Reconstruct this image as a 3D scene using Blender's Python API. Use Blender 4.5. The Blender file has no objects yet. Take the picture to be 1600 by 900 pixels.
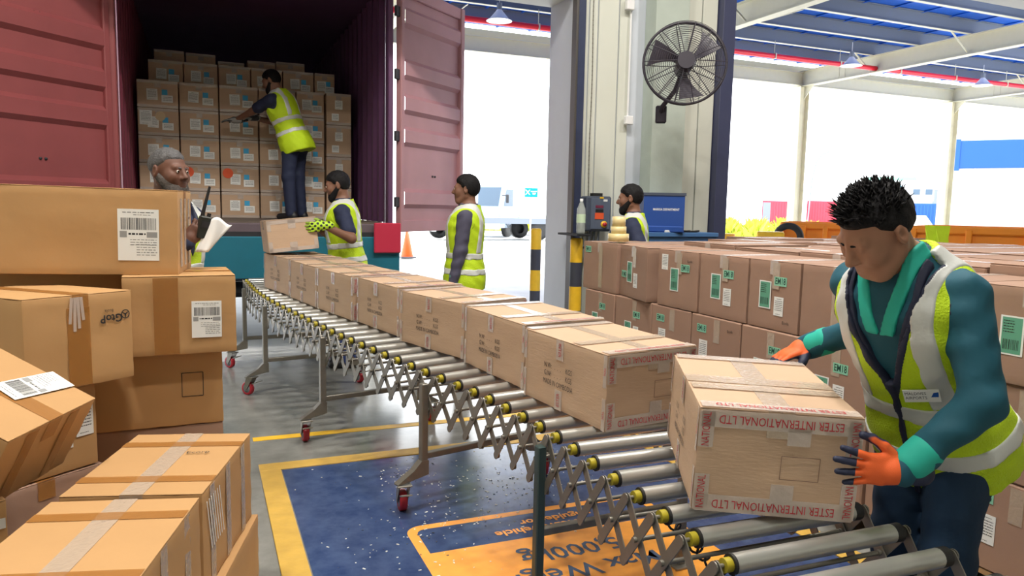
import bpy, bmesh, math, random
import numpy as np
from mathutils import Matrix, Vector
random.seed(7); np.random.seed(7)
scene = bpy.context.scene
COL = scene.collection
PI = math.pi

# ------------------------------------------------------------------ camera
CAM_H = 1.45; FPX = 1160.0
YAW, PITCH, ROLL = [math.radians(a) for a in (22.6, 6.2, 1.15)]
def cam_basis():
    f0 = Vector((math.sin(YAW), math.cos(YAW), 0)); r0 = Vector((math.cos(YAW), -math.sin(YAW), 0)); u0 = Vector((0, 0, 1))
    f = f0*math.cos(PITCH) - u0*math.sin(PITCH); u = u0*math.cos(PITCH) + f0*math.sin(PITCH)
    return r0*math.cos(ROLL) + u*math.sin(ROLL), u*math.cos(ROLL) - r0*math.sin(ROLL), f
CR, CU, CF = cam_basis()
CAMP = Vector((0, 0, CAM_H))
def ray(x, y): return CF + CR*((x-800)/FPX) - CU*((y-450)/FPX)
def atd(x, y, d): return CAMP + ray(x, y)*d                      # point at a depth along a pixel's direction
def atz(x, y, z=0.0): r = ray(x, y); return CAMP + r*((z-CAM_H)/r.z)
def aty(x, y, Y): r = ray(x, y); return CAMP + r*(Y/r.y)
def gnd(x, depth):                                                # ground point below pixel column x at a depth
    p = atd(x, 330, depth); return Vector((p.x, p.y, 0))
camd = bpy.data.cameras.new('camera'); cam = bpy.data.objects.new('camera', camd); COL.objects.link(cam)
camd.sensor_width = 36; camd.lens = 36*FPX/1600; camd.clip_start = .05; camd.clip_end = 2000
m = Matrix((CR, CU, -CF)).transposed().to_4x4(); m.translation = CAMP
cam.matrix_world = m
scene.camera = cam

# ------------------------------------------------------------------ world, sun, lamps, exposure
w = bpy.data.worlds.new('hazy_sky'); scene.world = w; w.use_nodes = True
bg = w.node_tree.nodes['Background']; bg.inputs[0].default_value = (0.93, 0.97, 1.0, 1); bg.inputs[1].default_value = 3.7
sd = bpy.data.lights.new('sun', 'SUN'); sd.energy = 4.0; sd.angle = math.radians(2); sd.color = (1, .96, .9)
so = bpy.data.objects.new('sun', sd); COL.objects.link(so)
so.rotation_euler = Vector((-.45, -.30, -1.0)).to_track_quat('-Z', 'Y').to_euler()
scene.view_settings.view_transform = 'Standard'; scene.view_settings.look = 'None'
scene.view_settings.exposure = 0.42; scene.view_settings.gamma = 1.0; scene.view_settings.use_curve_mapping = False
LAMP_POWER = 115

# ------------------------------------------------------------------ materials
MATS = {}
def mat(name, col, rough=.6, metal=0., noise=0., nscale=8., bump=0., bscale=40., spec=.5, alpha=1., emit=None, coat=0., obj_rand=0., stretch=None):
    if name in MATS: return MATS[name]
    M = bpy.data.materials.new(name); M.use_nodes = True; nt = M.node_tree; b = nt.nodes['Principled BSDF']
    b.inputs['Base Color'].default_value = (*col, 1); b.inputs['Roughness'].default_value = rough; b.inputs['Metallic'].default_value = metal
    b.inputs['Specular IOR Level'].default_value = spec; b.inputs['Alpha'].default_value = alpha; b.inputs['Coat Weight'].default_value = coat
    if emit: b.inputs['Emission Color'].default_value = (*emit[0], 1); b.inputs['Emission Strength'].default_value = emit[1]
    L = nt.links
    tc = nt.nodes.new('ShaderNodeTexCoord'); src = tc.outputs['Object']
    if stretch:
        mp = nt.nodes.new('ShaderNodeMapping'); mp.inputs['Scale'].default_value = stretch; L.new(src, mp.inputs[0]); src = mp.outputs[0]
    if noise or obj_rand:
        n = nt.nodes.new('ShaderNodeTexNoise'); n.inputs['Scale'].default_value = nscale; n.inputs['Detail'].default_value = 5; L.new(src, n.inputs['Vector'])
        oi = nt.nodes.new('ShaderNodeObjectInfo')
        def math_(op, a, bb):
            k = nt.nodes.new('ShaderNodeMath'); k.operation = op
            for i, v in enumerate((a, bb)):
                if isinstance(v, (int, float)): k.inputs[i].default_value = v
                else: L.new(v, k.inputs[i])
            return k.outputs[0]
        v = math_('ADD', math_('MULTIPLY', math_('SUBTRACT', n.outputs[0], .5), noise*2), 1.0)
        v = math_('ADD', v, math_('MULTIPLY', math_('SUBTRACT', oi.outputs['Random'], .5), obj_rand))
        hs = nt.nodes.new('ShaderNodeHueSaturation'); hs.inputs['Color'].default_value = (*col, 1); L.new(v, hs.inputs['Value']); L.new(hs.outputs[0], b.inputs['Base Color'])
    if bump:
        n2 = nt.nodes.new('ShaderNodeTexNoise'); n2.inputs['Scale'].default_value = bscale; n2.inputs['Detail'].default_value = 3; L.new(src, n2.inputs['Vector'])
        bp = nt.nodes.new('ShaderNodeBump'); bp.inputs['Strength'].default_value = bump; bp.inputs['Distance'].default_value = .01; L.new(n2.outputs[0], bp.inputs['Height']); L.new(bp.outputs[0], b.inputs['Normal'])
    MATS[name] = M; return M
def S(r, g, b):   # sRGB 0-255 to linear
    return tuple(((c/255)/12.92 if c/255 <= .04045 else ((c/255+.055)/1.055)**2.4) for c in (r, g, b))
K_TAN = mat('kraft_tan', S(188, 158, 132), .75, noise=.07, nscale=5, bump=.10, bscale=30, obj_rand=.06, stretch=(1, 1, 6))
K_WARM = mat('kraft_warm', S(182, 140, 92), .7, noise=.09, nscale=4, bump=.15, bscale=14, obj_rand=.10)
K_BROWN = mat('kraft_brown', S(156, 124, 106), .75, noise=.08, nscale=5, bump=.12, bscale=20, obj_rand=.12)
K_EDGE = mat('kraft_edge', S(120, 85, 50), .9)
TAPE = mat('clear_tape', S(205, 185, 165), .18, spec=.6, alpha=.55, bump=.25, bscale=60)
TAPE_BROWN = mat('brown_tape', S(178, 122, 62), .28, spec=.5, alpha=.55, bump=.15, bscale=30)
TAPE_WHITE = mat('printed_tape', S(215, 200, 190), .22, spec=.6, alpha=.5, bump=.2, bscale=50)
RED_INK = mat('red_ink', S(176, 38, 52), .6); BLACK_INK = mat('black_ink', S(38, 36, 38), .7); GREEN_INK = mat('dark_green_ink', S(20, 66, 56), .6)
PAPER = mat('white_paper', S(232, 232, 230), .7); PAPER_GREY = mat('grey_print', S(150, 150, 150), .7)
GREEN_LAB = mat('green_label', S(96, 160, 134), .6); MINT_LAB = mat('mint_label', S(140, 200, 172), .6)
BLUE_LAB = mat('blue_sticker', S(60, 165, 215), .6); ORANGE_LAB = mat('orange_sticker', S(232, 92, 48), .6)
STEEL = mat('galvanised_steel', S(176, 176, 172), .3, 1., noise=.08, nscale=30); STEEL_D = mat('dark_steel', S(138, 134, 126), .45, .75, noise=.15, nscale=25)
ROLLER = mat('roller_steel', S(190, 190, 186), .36, .7, noise=.05, nscale=12, bump=.03)
YEL_CAP = mat('yellow_bearing', S(165, 150, 30), .5); BLACK_R = mat('black_rubber', S(26, 26, 28), .6); RED_WHEEL = mat('red_wheel', S(176, 34, 50), .4); GREY_HUB = mat('grey_hub', S(130, 135, 140), .5)
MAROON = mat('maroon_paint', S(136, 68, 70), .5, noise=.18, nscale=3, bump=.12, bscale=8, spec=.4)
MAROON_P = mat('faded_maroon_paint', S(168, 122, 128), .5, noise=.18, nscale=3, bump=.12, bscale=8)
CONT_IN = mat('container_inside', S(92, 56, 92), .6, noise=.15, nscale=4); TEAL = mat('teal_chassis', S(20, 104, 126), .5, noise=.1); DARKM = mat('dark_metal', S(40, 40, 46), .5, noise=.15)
CONC = mat('wall_concrete', S(178, 188, 180), .8, noise=.10, nscale=6, bump=.15, bscale=25)
PANEL = mat('beige_panel', S(208, 210, 200), .5, noise=.04, nscale=3); REVEAL = mat('white_reveal', S(196, 202, 212), .55, noise=.03)
NAVY_TRIM = mat('navy_trim', S(62, 66, 96), .5); DARK_TRACK = mat('dark_track', S(48, 56, 84), .45, noise=.2, nscale=12)
CREAM = mat('cream_steel', S(200, 196, 172), .5, noise=.05); GREYP = mat('grey_purlin', S(112, 120, 133), .5); BLUE_SHEET = mat('blue_sheet', S(14, 92, 196), .45, noise=.06); RED_PIPE = mat('red_pipe', S(226, 30, 50), .4)
YEL = mat('yellow_paint', S(236, 186, 40), .5, noise=.12, nscale=20); BLK = mat('black_paint', S(60, 62, 74), .5)
ORANGE_SKIP = mat('orange_skip', S(235, 138, 25), .5, noise=.1, nscale=3); BLUE_B = mat('bright_blue', S(8, 76, 168), .6); WHITE_B = mat('white_building', S(196, 198, 203), .6)
RED_C = mat('red_container', S(198, 50, 70), .5); TEAL_SIGN = mat('teal_sign', S(0, 165, 175), .5); GREEN_B = mat('green_cladding', S(120, 190, 165), .5)
CONE_O = mat('cone_orange', S(235, 84, 14), .5); PWHITE = mat('white_plastic', S(230, 230, 232), .4); MACH_BLUE = mat('machine_blue', S(36, 74, 150), .4); TABLE_BLUE = mat('table_blue', S(70, 110, 160), .5)
CTRL = mat('control_grey', S(70, 78, 96), .45); GLASS_B = mat('dark_glass', S(70, 90, 110), .15); FAN_BLK = mat('fan_black', S(40, 34, 48), .45)
TAPE_ROLL = mat('tape_roll', S(225, 205, 150), .3, alpha=.9); BOTTLE = mat('clear_plastic', S(225, 232, 228), .15, alpha=.35); WOOD = mat('pallet_wood', S(165, 130, 90), .8, noise=.2, nscale=12)
def floor_mat(name, c1, c2, rough, scale, bump=.05):
    M = bpy.data.materials.new(name); M.use_nodes = True; nt = M.node_tree; b = nt.nodes['Principled BSDF']; L = nt.links
    tc = nt.nodes.new('ShaderNodeTexCoord'); n = nt.nodes.new('ShaderNodeTexNoise'); n.inputs['Scale'].default_value = scale; n.inputs['Detail'].default_value = 8; n.inputs['Roughness'].default_value = .65
    L.new(tc.outputs['Object'], n.inputs['Vector'])
    r = nt.nodes.new('ShaderNodeValToRGB'); r.color_ramp.elements[0].color = (*c1, 1); r.color_ramp.elements[1].color = (*c2, 1); r.color_ramp.elements[0].position = .3; r.color_ramp.elements[1].position = .7
    L.new(n.outputs[0], r.inputs[0]); L.new(r.outputs[0], b.inputs['Base Color'])
    n2 = nt.nodes.new('ShaderNodeTexNoise'); n2.inputs['Scale'].default_value = 2.3; n2.inputs['Detail'].default_value = 4; L.new(tc.outputs['Object'], n2.inputs['Vector'])
    mr = nt.nodes.new('ShaderNodeMapRange'); mr.inputs['To Min'].default_value = rough*.7; mr.inputs['To Max'].default_value = rough*1.4; L.new(n2.outputs[0], mr.inputs[0]); L.new(mr.outputs[0], b.inputs['Roughness'])
    bp = nt.nodes.new('ShaderNodeBump'); bp.inputs['Strength'].default_value = bump; bp.inputs['Distance'].default_value = .01; L.new(n.outputs[0], bp.inputs['Height']); L.new(bp.outputs[0], b.inputs['Normal'])
    MATS[name] = M; return M
FLOOR = floor_mat('polished_concrete', S(112, 112, 108), S(150, 150, 146), .15, 3.0, .015)
APRON = floor_mat('outdoor_concrete', S(205, 205, 202), S(232, 232, 230), .7, .6)
BLUE_PLATE = floor_mat('blue_platform_paint', S(40, 58, 100), S(70, 88, 126), .17, 9.0, .06)

# ------------------------------------------------------------------ object helpers
def link(o, parent=None):
    COL.objects.link(o)
    if parent is not None: o.parent = parent
    return o
def tag(o, label=None, cat=None, group=None, kind=None):
    if label: o['label'] = label
    if cat: o['category'] = cat
    if group: o['group'] = group
    if kind: o['kind'] = kind
    return o
def empty(name, loc=(0, 0, 0), rz=0.):
    o = bpy.data.objects.new(name, None); o.empty_display_size = .1; link(o); o.location = loc; o.rotation_euler = (0, 0, rz); return o
class MB:
    "collects shapes, builds them as one mesh object"
    def __init__(s): s.v = []; s.f = []; s.mi = []; s.sm = []
    def add(s, vs, fs, mi=0, smooth=False):
        o = len(s.v); s.v += [tuple(p) for p in vs]; s.f += [tuple(i+o for i in f) for f in fs]; s.mi += [mi]*len(fs); s.sm += [smooth]*len(fs); return s
    def box(s, c, d, M=None, mi=0, bev=0.):
        x, y, z = [q/2 for q in d]
        if bev:
            b = min(bev, x*.9, y*.9, z*.9); vs = []
            for sz in (-1, 1):
                for (sx, sy) in ((-1, -1), (1, -1), (1, 1), (-1, 1)):
                    vs += [Vector((sx*(x-b), sy*(y-b), sz*z)), Vector((sx*x, sy*(y-b), sz*(z-b))), Vector((sx*(x-b), sy*y, sz*(z-b)))]
            I = lambda zi, c_, k: (zi*4+c_ % 4)*3+k
            fs = [tuple(I(1, c_, 0) for c_ in range(4)), tuple(I(0, c_, 0) for c_ in (3, 2, 1, 0))]
            for c_ in range(4):
                n = (c_+1) % 4; a = 2 if c_ in (0, 2) else 1
                fs.append((I(0, c_, a), I(0, n, a), I(1, n, a), I(1, c_, a)))
                fs.append((I(1, c_, a), I(1, n, a), I(1, n, 0), I(1, c_, 0)))
                fs.append((I(0, c_, 0), I(0, n, 0), I(0, n, a), I(0, c_, a)))
                o_ = 1 if a == 2 else 2
                p, q = (1, 2) if c_ in (0, 2) else (2, 1)
                fs.append((I(0, c_, p), I(0, c_, q), I(1, c_, q), I(1, c_, p)))
                fs.append((I(1, c_, 0), I(1, c_, p), I(1, c_, q))); fs.append((I(0, c_, 0), I(0, c_, q), I(0, c_, p)))
        else:
            vs = [Vector((sx*x, sy*y, sz*z)) for sz in (-1, 1) for sy in (-1, 1) for sx in (-1, 1)]
            fs = [(0, 2, 3, 1), (4, 5, 7, 6), (0, 1, 5, 4), (2, 6, 7, 3), (0, 4, 6, 2), (1, 3, 7, 5)]
        c = Vector(c); vs = [(M @ v if M else v)+c for v in vs]
        return s.add(vs, fs, mi)
    def cyl(s, a, b, r, r2=None, n=12, mi=0, cap=True):
        a = Vector(a); b = Vector(b); r2 = r if r2 is None else r2; ax = (b-a).normalized()
        u = ax.orthogonal().normalized(); v = ax.cross(u); vs = []
        for (p, rr) in ((a, r), (b, r2)):
            for i in range(n):
                t = 2*PI*i/n; vs.append(p+u*(rr*math.cos(t))+v*(rr*math.sin(t)))
        s.add(vs, [(i, (i+1) % n, n+(i+1) % n, n+i) for i in range(n)], mi, True)
        if cap: s.add(vs, [tuple(range(n-1, -1, -1)), tuple(range(n, 2*n))], mi)
        return s
    def tube(s, pts, r, n=8, mi=0):
        pts = [Vector(p) for p in pts]; rings = []; u = None
        for i, p in enumerate(pts):
            t = (pts[min(i+1, len(pts)-1)]-pts[max(i-1, 0)]).normalized()
            u = (t.orthogonal() if u is None else u-t*u.dot(t)).normalized(); v = t.cross(u)
            rr = r[i] if isinstance(r, (list, tuple)) else r
            rings.append([p+u*(rr*math.cos(2*PI*k/n))+v*(rr*math.sin(2*PI*k/n)) for k in range(n)])
        vs = [q for g in rings for q in g]; fs = [(i*n+k, i*n+(k+1) % n, (i+1)*n+(k+1) % n, (i+1)*n+k) for i in range(len(pts)-1) for k in range(n)]
        s.add(vs, fs, mi, True); s.add(vs, [tuple(range(n-1, -1, -1)), tuple((len(pts)-1)*n+k for k in range(n))], mi); return s
    def lathe(s, prof, c=(0, 0, 0), n=24, mi=0, M=None):
        c = Vector(c); vs = []
        for (r, z) in prof:
            for i in range(n):
                p = Vector((r*math.cos(2*PI*i/n), r*math.sin(2*PI*i/n), z)); vs.append((M @ p if M else p)+c)
        m_ = len(prof); fs = [(j*n+i, j*n+(i+1) % n, (j+1)*n+(i+1) % n, (j+1)*n+i) for j in range(m_-1) for i in range(n)]
        return s.add(vs, fs, mi, True)
    def quad(s, a, b, c, d, mi=0): return s.add([a, b, c, d], [(0, 1, 2, 3)], mi)
    def prism(s, poly, h0, h1, fn, mi=0):
        "poly: 2-D outline; fn(u,v,h) -> point"
        n = len(poly); vs = [fn(u, v, h0) for u, v in poly]+[fn(u, v, h1) for u, v in poly]
        return s.add(vs, [tuple(range(n-1, -1, -1)), tuple(range(n, 2*n))]+[(i, (i+1) % n, n+(i+1) % n, n+i) for i in range(n)], mi)
    def mesh(s, name):
        me = bpy.data.meshes.new(name); me.from_pydata(s.v, [], s.f); me.polygons.foreach_set('material_index', s.mi); me.polygons.foreach_set('use_smooth', s.sm)
        me.update(); return me
    def build(s, name, mats, parent=None, fix=True):
        me = s.mesh(name)
        if fix:
            bm = bmesh.new(); bm.from_mesh(me); bmesh.ops.recalc_face_normals(bm, faces=bm.faces); bm.to_mesh(me); bm.free()
        for k in (mats if isinstance(mats, (list, tuple)) else [mats]): me.materials.append(k)
        return link(bpy.data.objects.new(name, me), parent)
def inst(name, me, parent=None, M=None):
    o = bpy.data.objects.new(name, me); link(o, parent)
    if M is not None: o.matrix_local = M
    return o
_txt = {}
def text_mesh(s, size, material, xs=1.0, bold=0.0):
    key = (s, size, material.name, xs, bold)
    if key in _txt: return _txt[key]
    cu = bpy.data.curves.new('lettering', 'FONT'); cu.body = s; cu.size = size; cu.align_x = 'CENTER'; cu.align_y = 'CENTER'; cu.resolution_u = 2; cu.offset = bold
    o = bpy.data.objects.new('lettering', cu); COL.objects.link(o); dg = bpy.context.evaluated_depsgraph_get()
    me = bpy.data.meshes.new_from_object(o.evaluated_get(dg)); bpy.data.objects.remove(o); bpy.data.curves.remove(cu)
    if xs != 1.0:
        for v in me.vertices: v.co.x *= xs
    me.materials.clear(); me.materials.append(material); me.name = 'lettering'; _txt[key] = me; return me
FACES = {'-x': ((0, -1, 0), (0, 0, 1), (-1, 0, 0)), '+x': ((0, 1, 0), (0, 0, 1), (1, 0, 0)), '-y': ((1, 0, 0), (0, 0, 1), (0, -1, 0)), '+y': ((-1, 0, 0), (0, 0, 1), (0, 1, 0)), '+z': ((1, 0, 0), (0, 1, 0), (0, 0, 1))}
def face_m(dims, face, u, v, rot=0., off=.0015):
    U, V, N = [Vector(q) for q in FACES[face]]; D = Vector(dims)/2
    c = N*abs(N.dot(D)); M = Matrix((U, V, N)).transposed().to_4x4(); M.translation = c+U*u+V*v+N*off
    return M @ Matrix.Rotation(rot, 4, 'Z')
_plate = {}
def plate(wd, ht, material, t=.0008):
    key = (round(wd, 4), round(ht, 4), material.name, t)
    if key not in _plate:
        me = MB().box((0, 0, t/2), (wd, ht, t)).mesh('plate'); me.materials.append(material); _plate[key] = me
    return _plate[key]
def decal(root, dims, face, u, v, wd, ht, material, name, rot=0., off=.0015, text=None, tsize=.02, tmat=None, trot=0., xs=1., bold=0.):
    o = inst(name, plate(wd, ht, material), root, face_m(dims, face, u, v, rot, off))
    if text:
        inst('lettering', text_mesh(text, tsize, tmat, xs, bold), o, Matrix.Translation((0, 0, .0014)) @ Matrix.Rotation(trot, 4, 'Z'))
    return o
def lettering(root, dims, face, u, v, s, size, material, rot=0., off=.0028, xs=1., bold=0., name='lettering'):
    return inst(name, text_mesh(s, size, material, xs, bold), root, face_m(dims, face, u, v, rot, off))
_body = {}
def carton_mesh(dims, material, fine=0, seed=0):
    key = (tuple(round(d, 3) for d in dims), material.name, fine, seed)
    if key in _body: return _body[key]
    x, y, z = dims
    if not fine:
        me = MB().box((0, 0, 0), dims, bev=.006).mesh('carton'); me.materials.append(material)
    else:
        bm = bmesh.new(); bmesh.ops.create_cube(bm, size=1.0); bmesh.ops.subdivide_edges(bm, edges=bm.edges[:], cuts=9, use_grid_fill=True)
        rng = random.Random(seed); ph = [rng.uniform(0, 6) for _ in range(6)]
        for v in bm.verts:
            c = v.co.copy(); p = Vector((c.x*x, c.y*y, c.z*z))
            for ax in range(3):
                if abs(abs(c[ax])-.5) < 1e-4:
                    o1, o2 = (ax+1) % 3, (ax+2) % 3; e = (1-4*c[o1]**2)*(1-4*c[o2]**2)
                    wv = math.sin(7*c[o1]+ph[ax])*math.sin(6*c[o2]+ph[ax+3])
                    p[ax] += (1 if c[ax] > 0 else -1)*e*.0035*(wv-.35)
            for ax in range(3): p[ax] += .0012*math.sin(23*c[(ax+1) % 3]+ph[ax])*math.cos(17*c[(ax+2) % 3]+ph[ax+1])
            v.co = p
        sh = [e for e in bm.edges if len(e.link_faces) == 2 and e.calc_face_angle() > .8]
        bmesh.ops.bevel(bm, geom=sh, offset=.005, segments=2, affect='EDGES', profile=.6)
        me = bpy.data.meshes.new('carton'); bm.to_mesh(me); bm.free(); me.materials.append(material)
        me.polygons.foreach_set('use_smooth', [True]*len(me.polygons)); me.set_sharp_from_angle(angle=.6)
    _body[key] = me; return me
_flap = {}
def carton(dims, loc, rot=(0, 0, 0), material=K_TAN, label='', group=None, fine=0, seed=0, flaps='y', tape=TAPE, tapew=.055, name='carton', gap=.004, cross=False, cat='carton'):
    "dims W(x) L(y) H(z); flaps: direction in which the top seam runs. rot = (yaw, pitch, roll), applied as Rz Rx Ry"
    W, L, H = dims; t = .003
    o = bpy.data.objects.new(name, carton_mesh((W, L, H-t*2 if flaps else H), material, fine, seed)); link(o)
    R = Matrix.Rotation(rot[0], 4, 'Z') @ Matrix.Rotation(rot[1], 4, 'X') @ Matrix.Rotation(rot[2], 4, 'Y')
    o.matrix_world = Matrix.Translation(loc) @ R @ Matrix.Translation((0, 0, -t if flaps else 0))
    if flaps:
        a, b = (W/2-gap/2, L-.002) if flaps == 'y' else (W-.002, L/2-gap/2)
        key = (round(a, 3), round(b, 3), material.name)
        if key not in _flap:
            me = MB().box((0, 0, 0), (a, b, t), bev=.001).mesh('flap'); me.materials.append(material); _flap[key] = me
        for sgn in (-1, 1):
            off = Vector((sgn*(W/4+gap/4), 0, 0)) if flaps == 'y' else Vector((0, sgn*(L/4+gap/4), 0))
            tl = random.uniform(-.004, .004)
            inst('flap', _flap[key], o, Matrix.Translation(off+Vector((0, 0, (H-t*2)/2+t/2+.0003))) @ Matrix.Rotation(tl, 4, 'Y' if flaps == 'y' else 'X'))
        if tape:
            zt = (H-2*t)/2+t+.0012
            dx, dy = (tapew, L) if flaps == 'y' else (W, tapew)
            inst('tape', plate(dx, dy, tape), o, Matrix.Translation((0, 0, zt)))
            for sgn in (-1, 1):
                f = ('-y' if sgn < 0 else '+y') if flaps == 'y' else ('-x' if sgn < 0 else '+x')
                inst('tape', plate(tapew, .07, tape), o, face_m((W, L, H-2*t), f, 0, (H-2*t)/2-.033, 0, .0012))
            if cross:
                dx, dy = (W, tapew) if flaps == 'y' else (tapew, L)
                inst('tape', plate(dx, dy, tape), o, Matrix.Translation((0, 0, zt+.0012)))
    return tag(o, label, cat, group)
_lab = {}
def label_mesh(kind, w_, h_, seed=0):
    key = (kind, round(w_, 3), round(h_, 3), seed)
    if key in _lab: return _lab[key]
    rng = random.Random(seed); b = MB().box((0, 0, .0005), (w_, h_, .001)); z = .0013
    def q(x0, y0, x1, y1, mi): b.quad((x0*w_, y0*h_, z), (x1*w_, y0*h_, z), (x1*w_, y1*h_, z), (x0*w_, y1*h_, z), mi)
    mats = [PAPER, BLACK_INK, PAPER_GREY]
    def rows(y, n, x0, x1, dy, hh, mi=1):
        for i in range(n):
            x = x0
            while x < x1-.02:
                l = rng.uniform(.03, .12); e = min(x+l, x1); q(x, y-i*dy, e, y-i*dy+hh, mi); x = e+rng.uniform(.015, .03)
    if kind == 'ship':
        rows(.43, 1, -.38, .4, .03, .012); rows(.385, 1, -.12, .3, .03, .008)
        x = -.42
        while x < .44:
            l = rng.choice((.008, .012, .02)); q(x, .10, x+l, .33, 1); x += l+rng.choice((.008, .012, .018))
        q(-.45, -.05, -.28, .07, 2); q(.2, -.05, .46, .06, 2); rows(0.0, 1, -.24, .18, .05, .035)
        rows(-.10, 3, -.2, .44, .05, .01); rows(-.2, 5, -.05, .45, .05, .018, 2)
    elif kind == 'list':
        rows(.38, 1, -.2, .3, .1, .025); rows(.26, 6, -.38, .4, .095, .03); rows(-.42, 1, -.3, .2, .1, .02)
    elif kind == 'green':
        mats = [PAPER, GREEN_LAB, BLACK_INK]
        q(-.42, -.46, .42, .46, 1); z = .0019; rows(.36, 5, -.36, .1, .07, .022, 2)
        x = -.34
        while x < .34: q(x, -.36, x+.02, -.1, 2); x += rng.choice((.035, .05, .07))
    elif kind == 'slip':
        rows(.2, 3, -.35, .4, .2, .06)
    me = b.mesh('label')
    for k in mats: me.materials.append(k)
    _lab[key] = me; return me
def sticker(root, dims, face, u, v, kind, w_, h_, rot=0., seed=0, off=.0015, name='shipping_label'):
    return inst(name, label_mesh(kind, w_, h_, seed), root, face_m(dims, face, u, v, rot, off))
def ink_frame(root, dims, face, u, v, w_, h_, material=BLACK_INK, t=.003):
    b = MB()
    for (cx, cy, a, c) in ((0, h_/2, w_, t), (0, -h_/2, w_, t), (w_/2, 0, t, h_), (-w_/2, 0, t, h_)): b.box((cx, cy, 0), (a, c, .0006))
    o = b.build('printed_mark', material, root); o.matrix_local = face_m(dims, face, u, v, 0, .0022); return o
# ================================================================== setting
def struct(b, name, mats, label=None, parent=None):
    o = b.build(name, mats, parent); o['kind'] = 'structure'
    if label: o['label'] = label
    return o
WY = 6.6; WT = .56; LINTEL = 4.32
fl = struct(MB().box((4.5, 1.0, -.1), (17, 12.3, .2)), 'floor', FLOOR, 'polished grey concrete warehouse floor')
struct(MB().box((20, 127.2, -.13), (260, 240.1, .2)), 'floor_apron', APRON, 'sunlit pale concrete apron outside the dock doors')
# weighing platform with yellow frame, floor lines
plat = empty('weighing_platform', (0, 0, 0)); tag(plat, 'dark blue weighing platform with yellow frame and orange lettering in the floor', 'platform')
X0, X1, Y0, Y1 = .36, 2.46, .75, 4.09; bw = .11
b = MB(); b.box(((X0+X1)/2, (Y0+Y1)/2, .002), (X1-X0-.012, Y1-Y0-.012, .004)); b.build('plate', BLUE_PLATE, plat)
for nm, c, d in (('frame_bar', ((X0+X1)/2, Y1+bw/2, .004), (X1-X0+2*bw, bw, .008)), ('frame_bar', ((X0+X1)/2, Y0-bw/2, .004), (X1-X0+2*bw, bw, .008)),
                 ('frame_bar', (X0-bw/2, (Y0+Y1)/2, .004), (bw, Y1-Y0, .008)), ('frame_bar', (X1+bw/2, (Y0+Y1)/2, .004), (bw, Y1-Y0, .008))):
    b = MB(); b.box(c, d, bev=.002); b.build(nm, YEL_F if 'YEL_F' in globals() else mat('worn_yellow', S(196, 158, 72), .55, noise=.3, nscale=9, bump=.2), plat)
ORG = mat('orange_floor_paint', S(240, 160, 60), .45, noise=.2, nscale=14)
b = MB(); gx0, gx1, gy0, gy1 = .80, 2.02, 2.30, 3.14; r = .08; t = .045
def rrect(x0, x1, y0, y1, r, n=6):
    pts = []
    for cx, cy, a0 in ((x1-r, y1-r, 0), (x0+r, y1-r, 90), (x0+r, y0+r, 180), (x1-r, y0+r, 270)):
        for i in range(n+1): a = math.radians(a0+90*i/n); pts.append((cx+r*math.cos(a), cy+r*math.sin(a)))
    return pts
o_ = rrect(gx0, gx1, gy0, gy1, r); i_ = rrect(gx0+t, gx1-t, gy0+t, gy1-t, r*.5); n = len(o_)
b.add([(x, y, .0046) for x, y in o_]+[(x, y, .0046) for x, y in i_], [(k, (k+1) % n, n+(k+1) % n, n+k) for k in range(n)])
b.quad((gx0+t*.5, gy0+t, .0045), (gx1-t*.5, gy0+t, .0045), (gx1-t*.5, 2.86, .0045), (gx0+t*.5, 2.86, .0045))
b.build('painted_border', ORG, plat, fix=False)
DK = mat('blue_floor_lettering', S(58, 78, 110), .5)
for s_, x, y, sz, mm in (('unguided or', 1.50, 3.01, .075, ORG), ('Do not leave vehicle', 1.48, 2.935, .075, ORG), ('5,000kg', 1.42, 2.69, .15, DK), ('Max Weight', 1.38, 2.52, .15, DK)):
    inst('floor_lettering', text_mesh(s_, sz, mm, 1.0, .002), plat, Matrix.Translation((x, y, .0055)) @ Matrix.Rotation(PI, 4, 'Z'))
# flakes of packing litter lying on the plate
b = MB(); rng = random.Random(3)
for i in range(420):
    cx, cy = rng.choice(((.95, 3.75), (1.0, 3.2), (1.5, 3.6), (1.9, 3.5), (.75, 2.9), (1.3, 3.3)))
    x = rng.gauss(cx, .22); y = rng.gauss(cy, .17)
    if not (X0+.02 < x < X1-.02 and Y0+.02 < y < Y1-.02): continue
    s_ = rng.uniform(.002, .006); a = rng.uniform(0, 6)
    b.box((x, y, .0055), (s_*rng.uniform(1, 3), s_, .002), Matrix.Rotation(a, 3, 'Z'), mi=0 if rng.random() < .8 else 1)
o = b.build('packing_litter', [PAPER, BLK]); tag(o, 'tiny white flakes of packing litter scattered on the blue platform', 'litter', kind='stuff')
o = struct(MB().box((1.9, 4.69, .0012), (3.3, .075, .0024)), 'trim_1', YEL, 'yellow line painted across the concrete floor')
o = struct(MB().box((.06, 2.2, .0012), (.05, 5.2, .0024)), 'trim_2', BLK, 'black floor joint strip running beside the stacked cartons')

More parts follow.
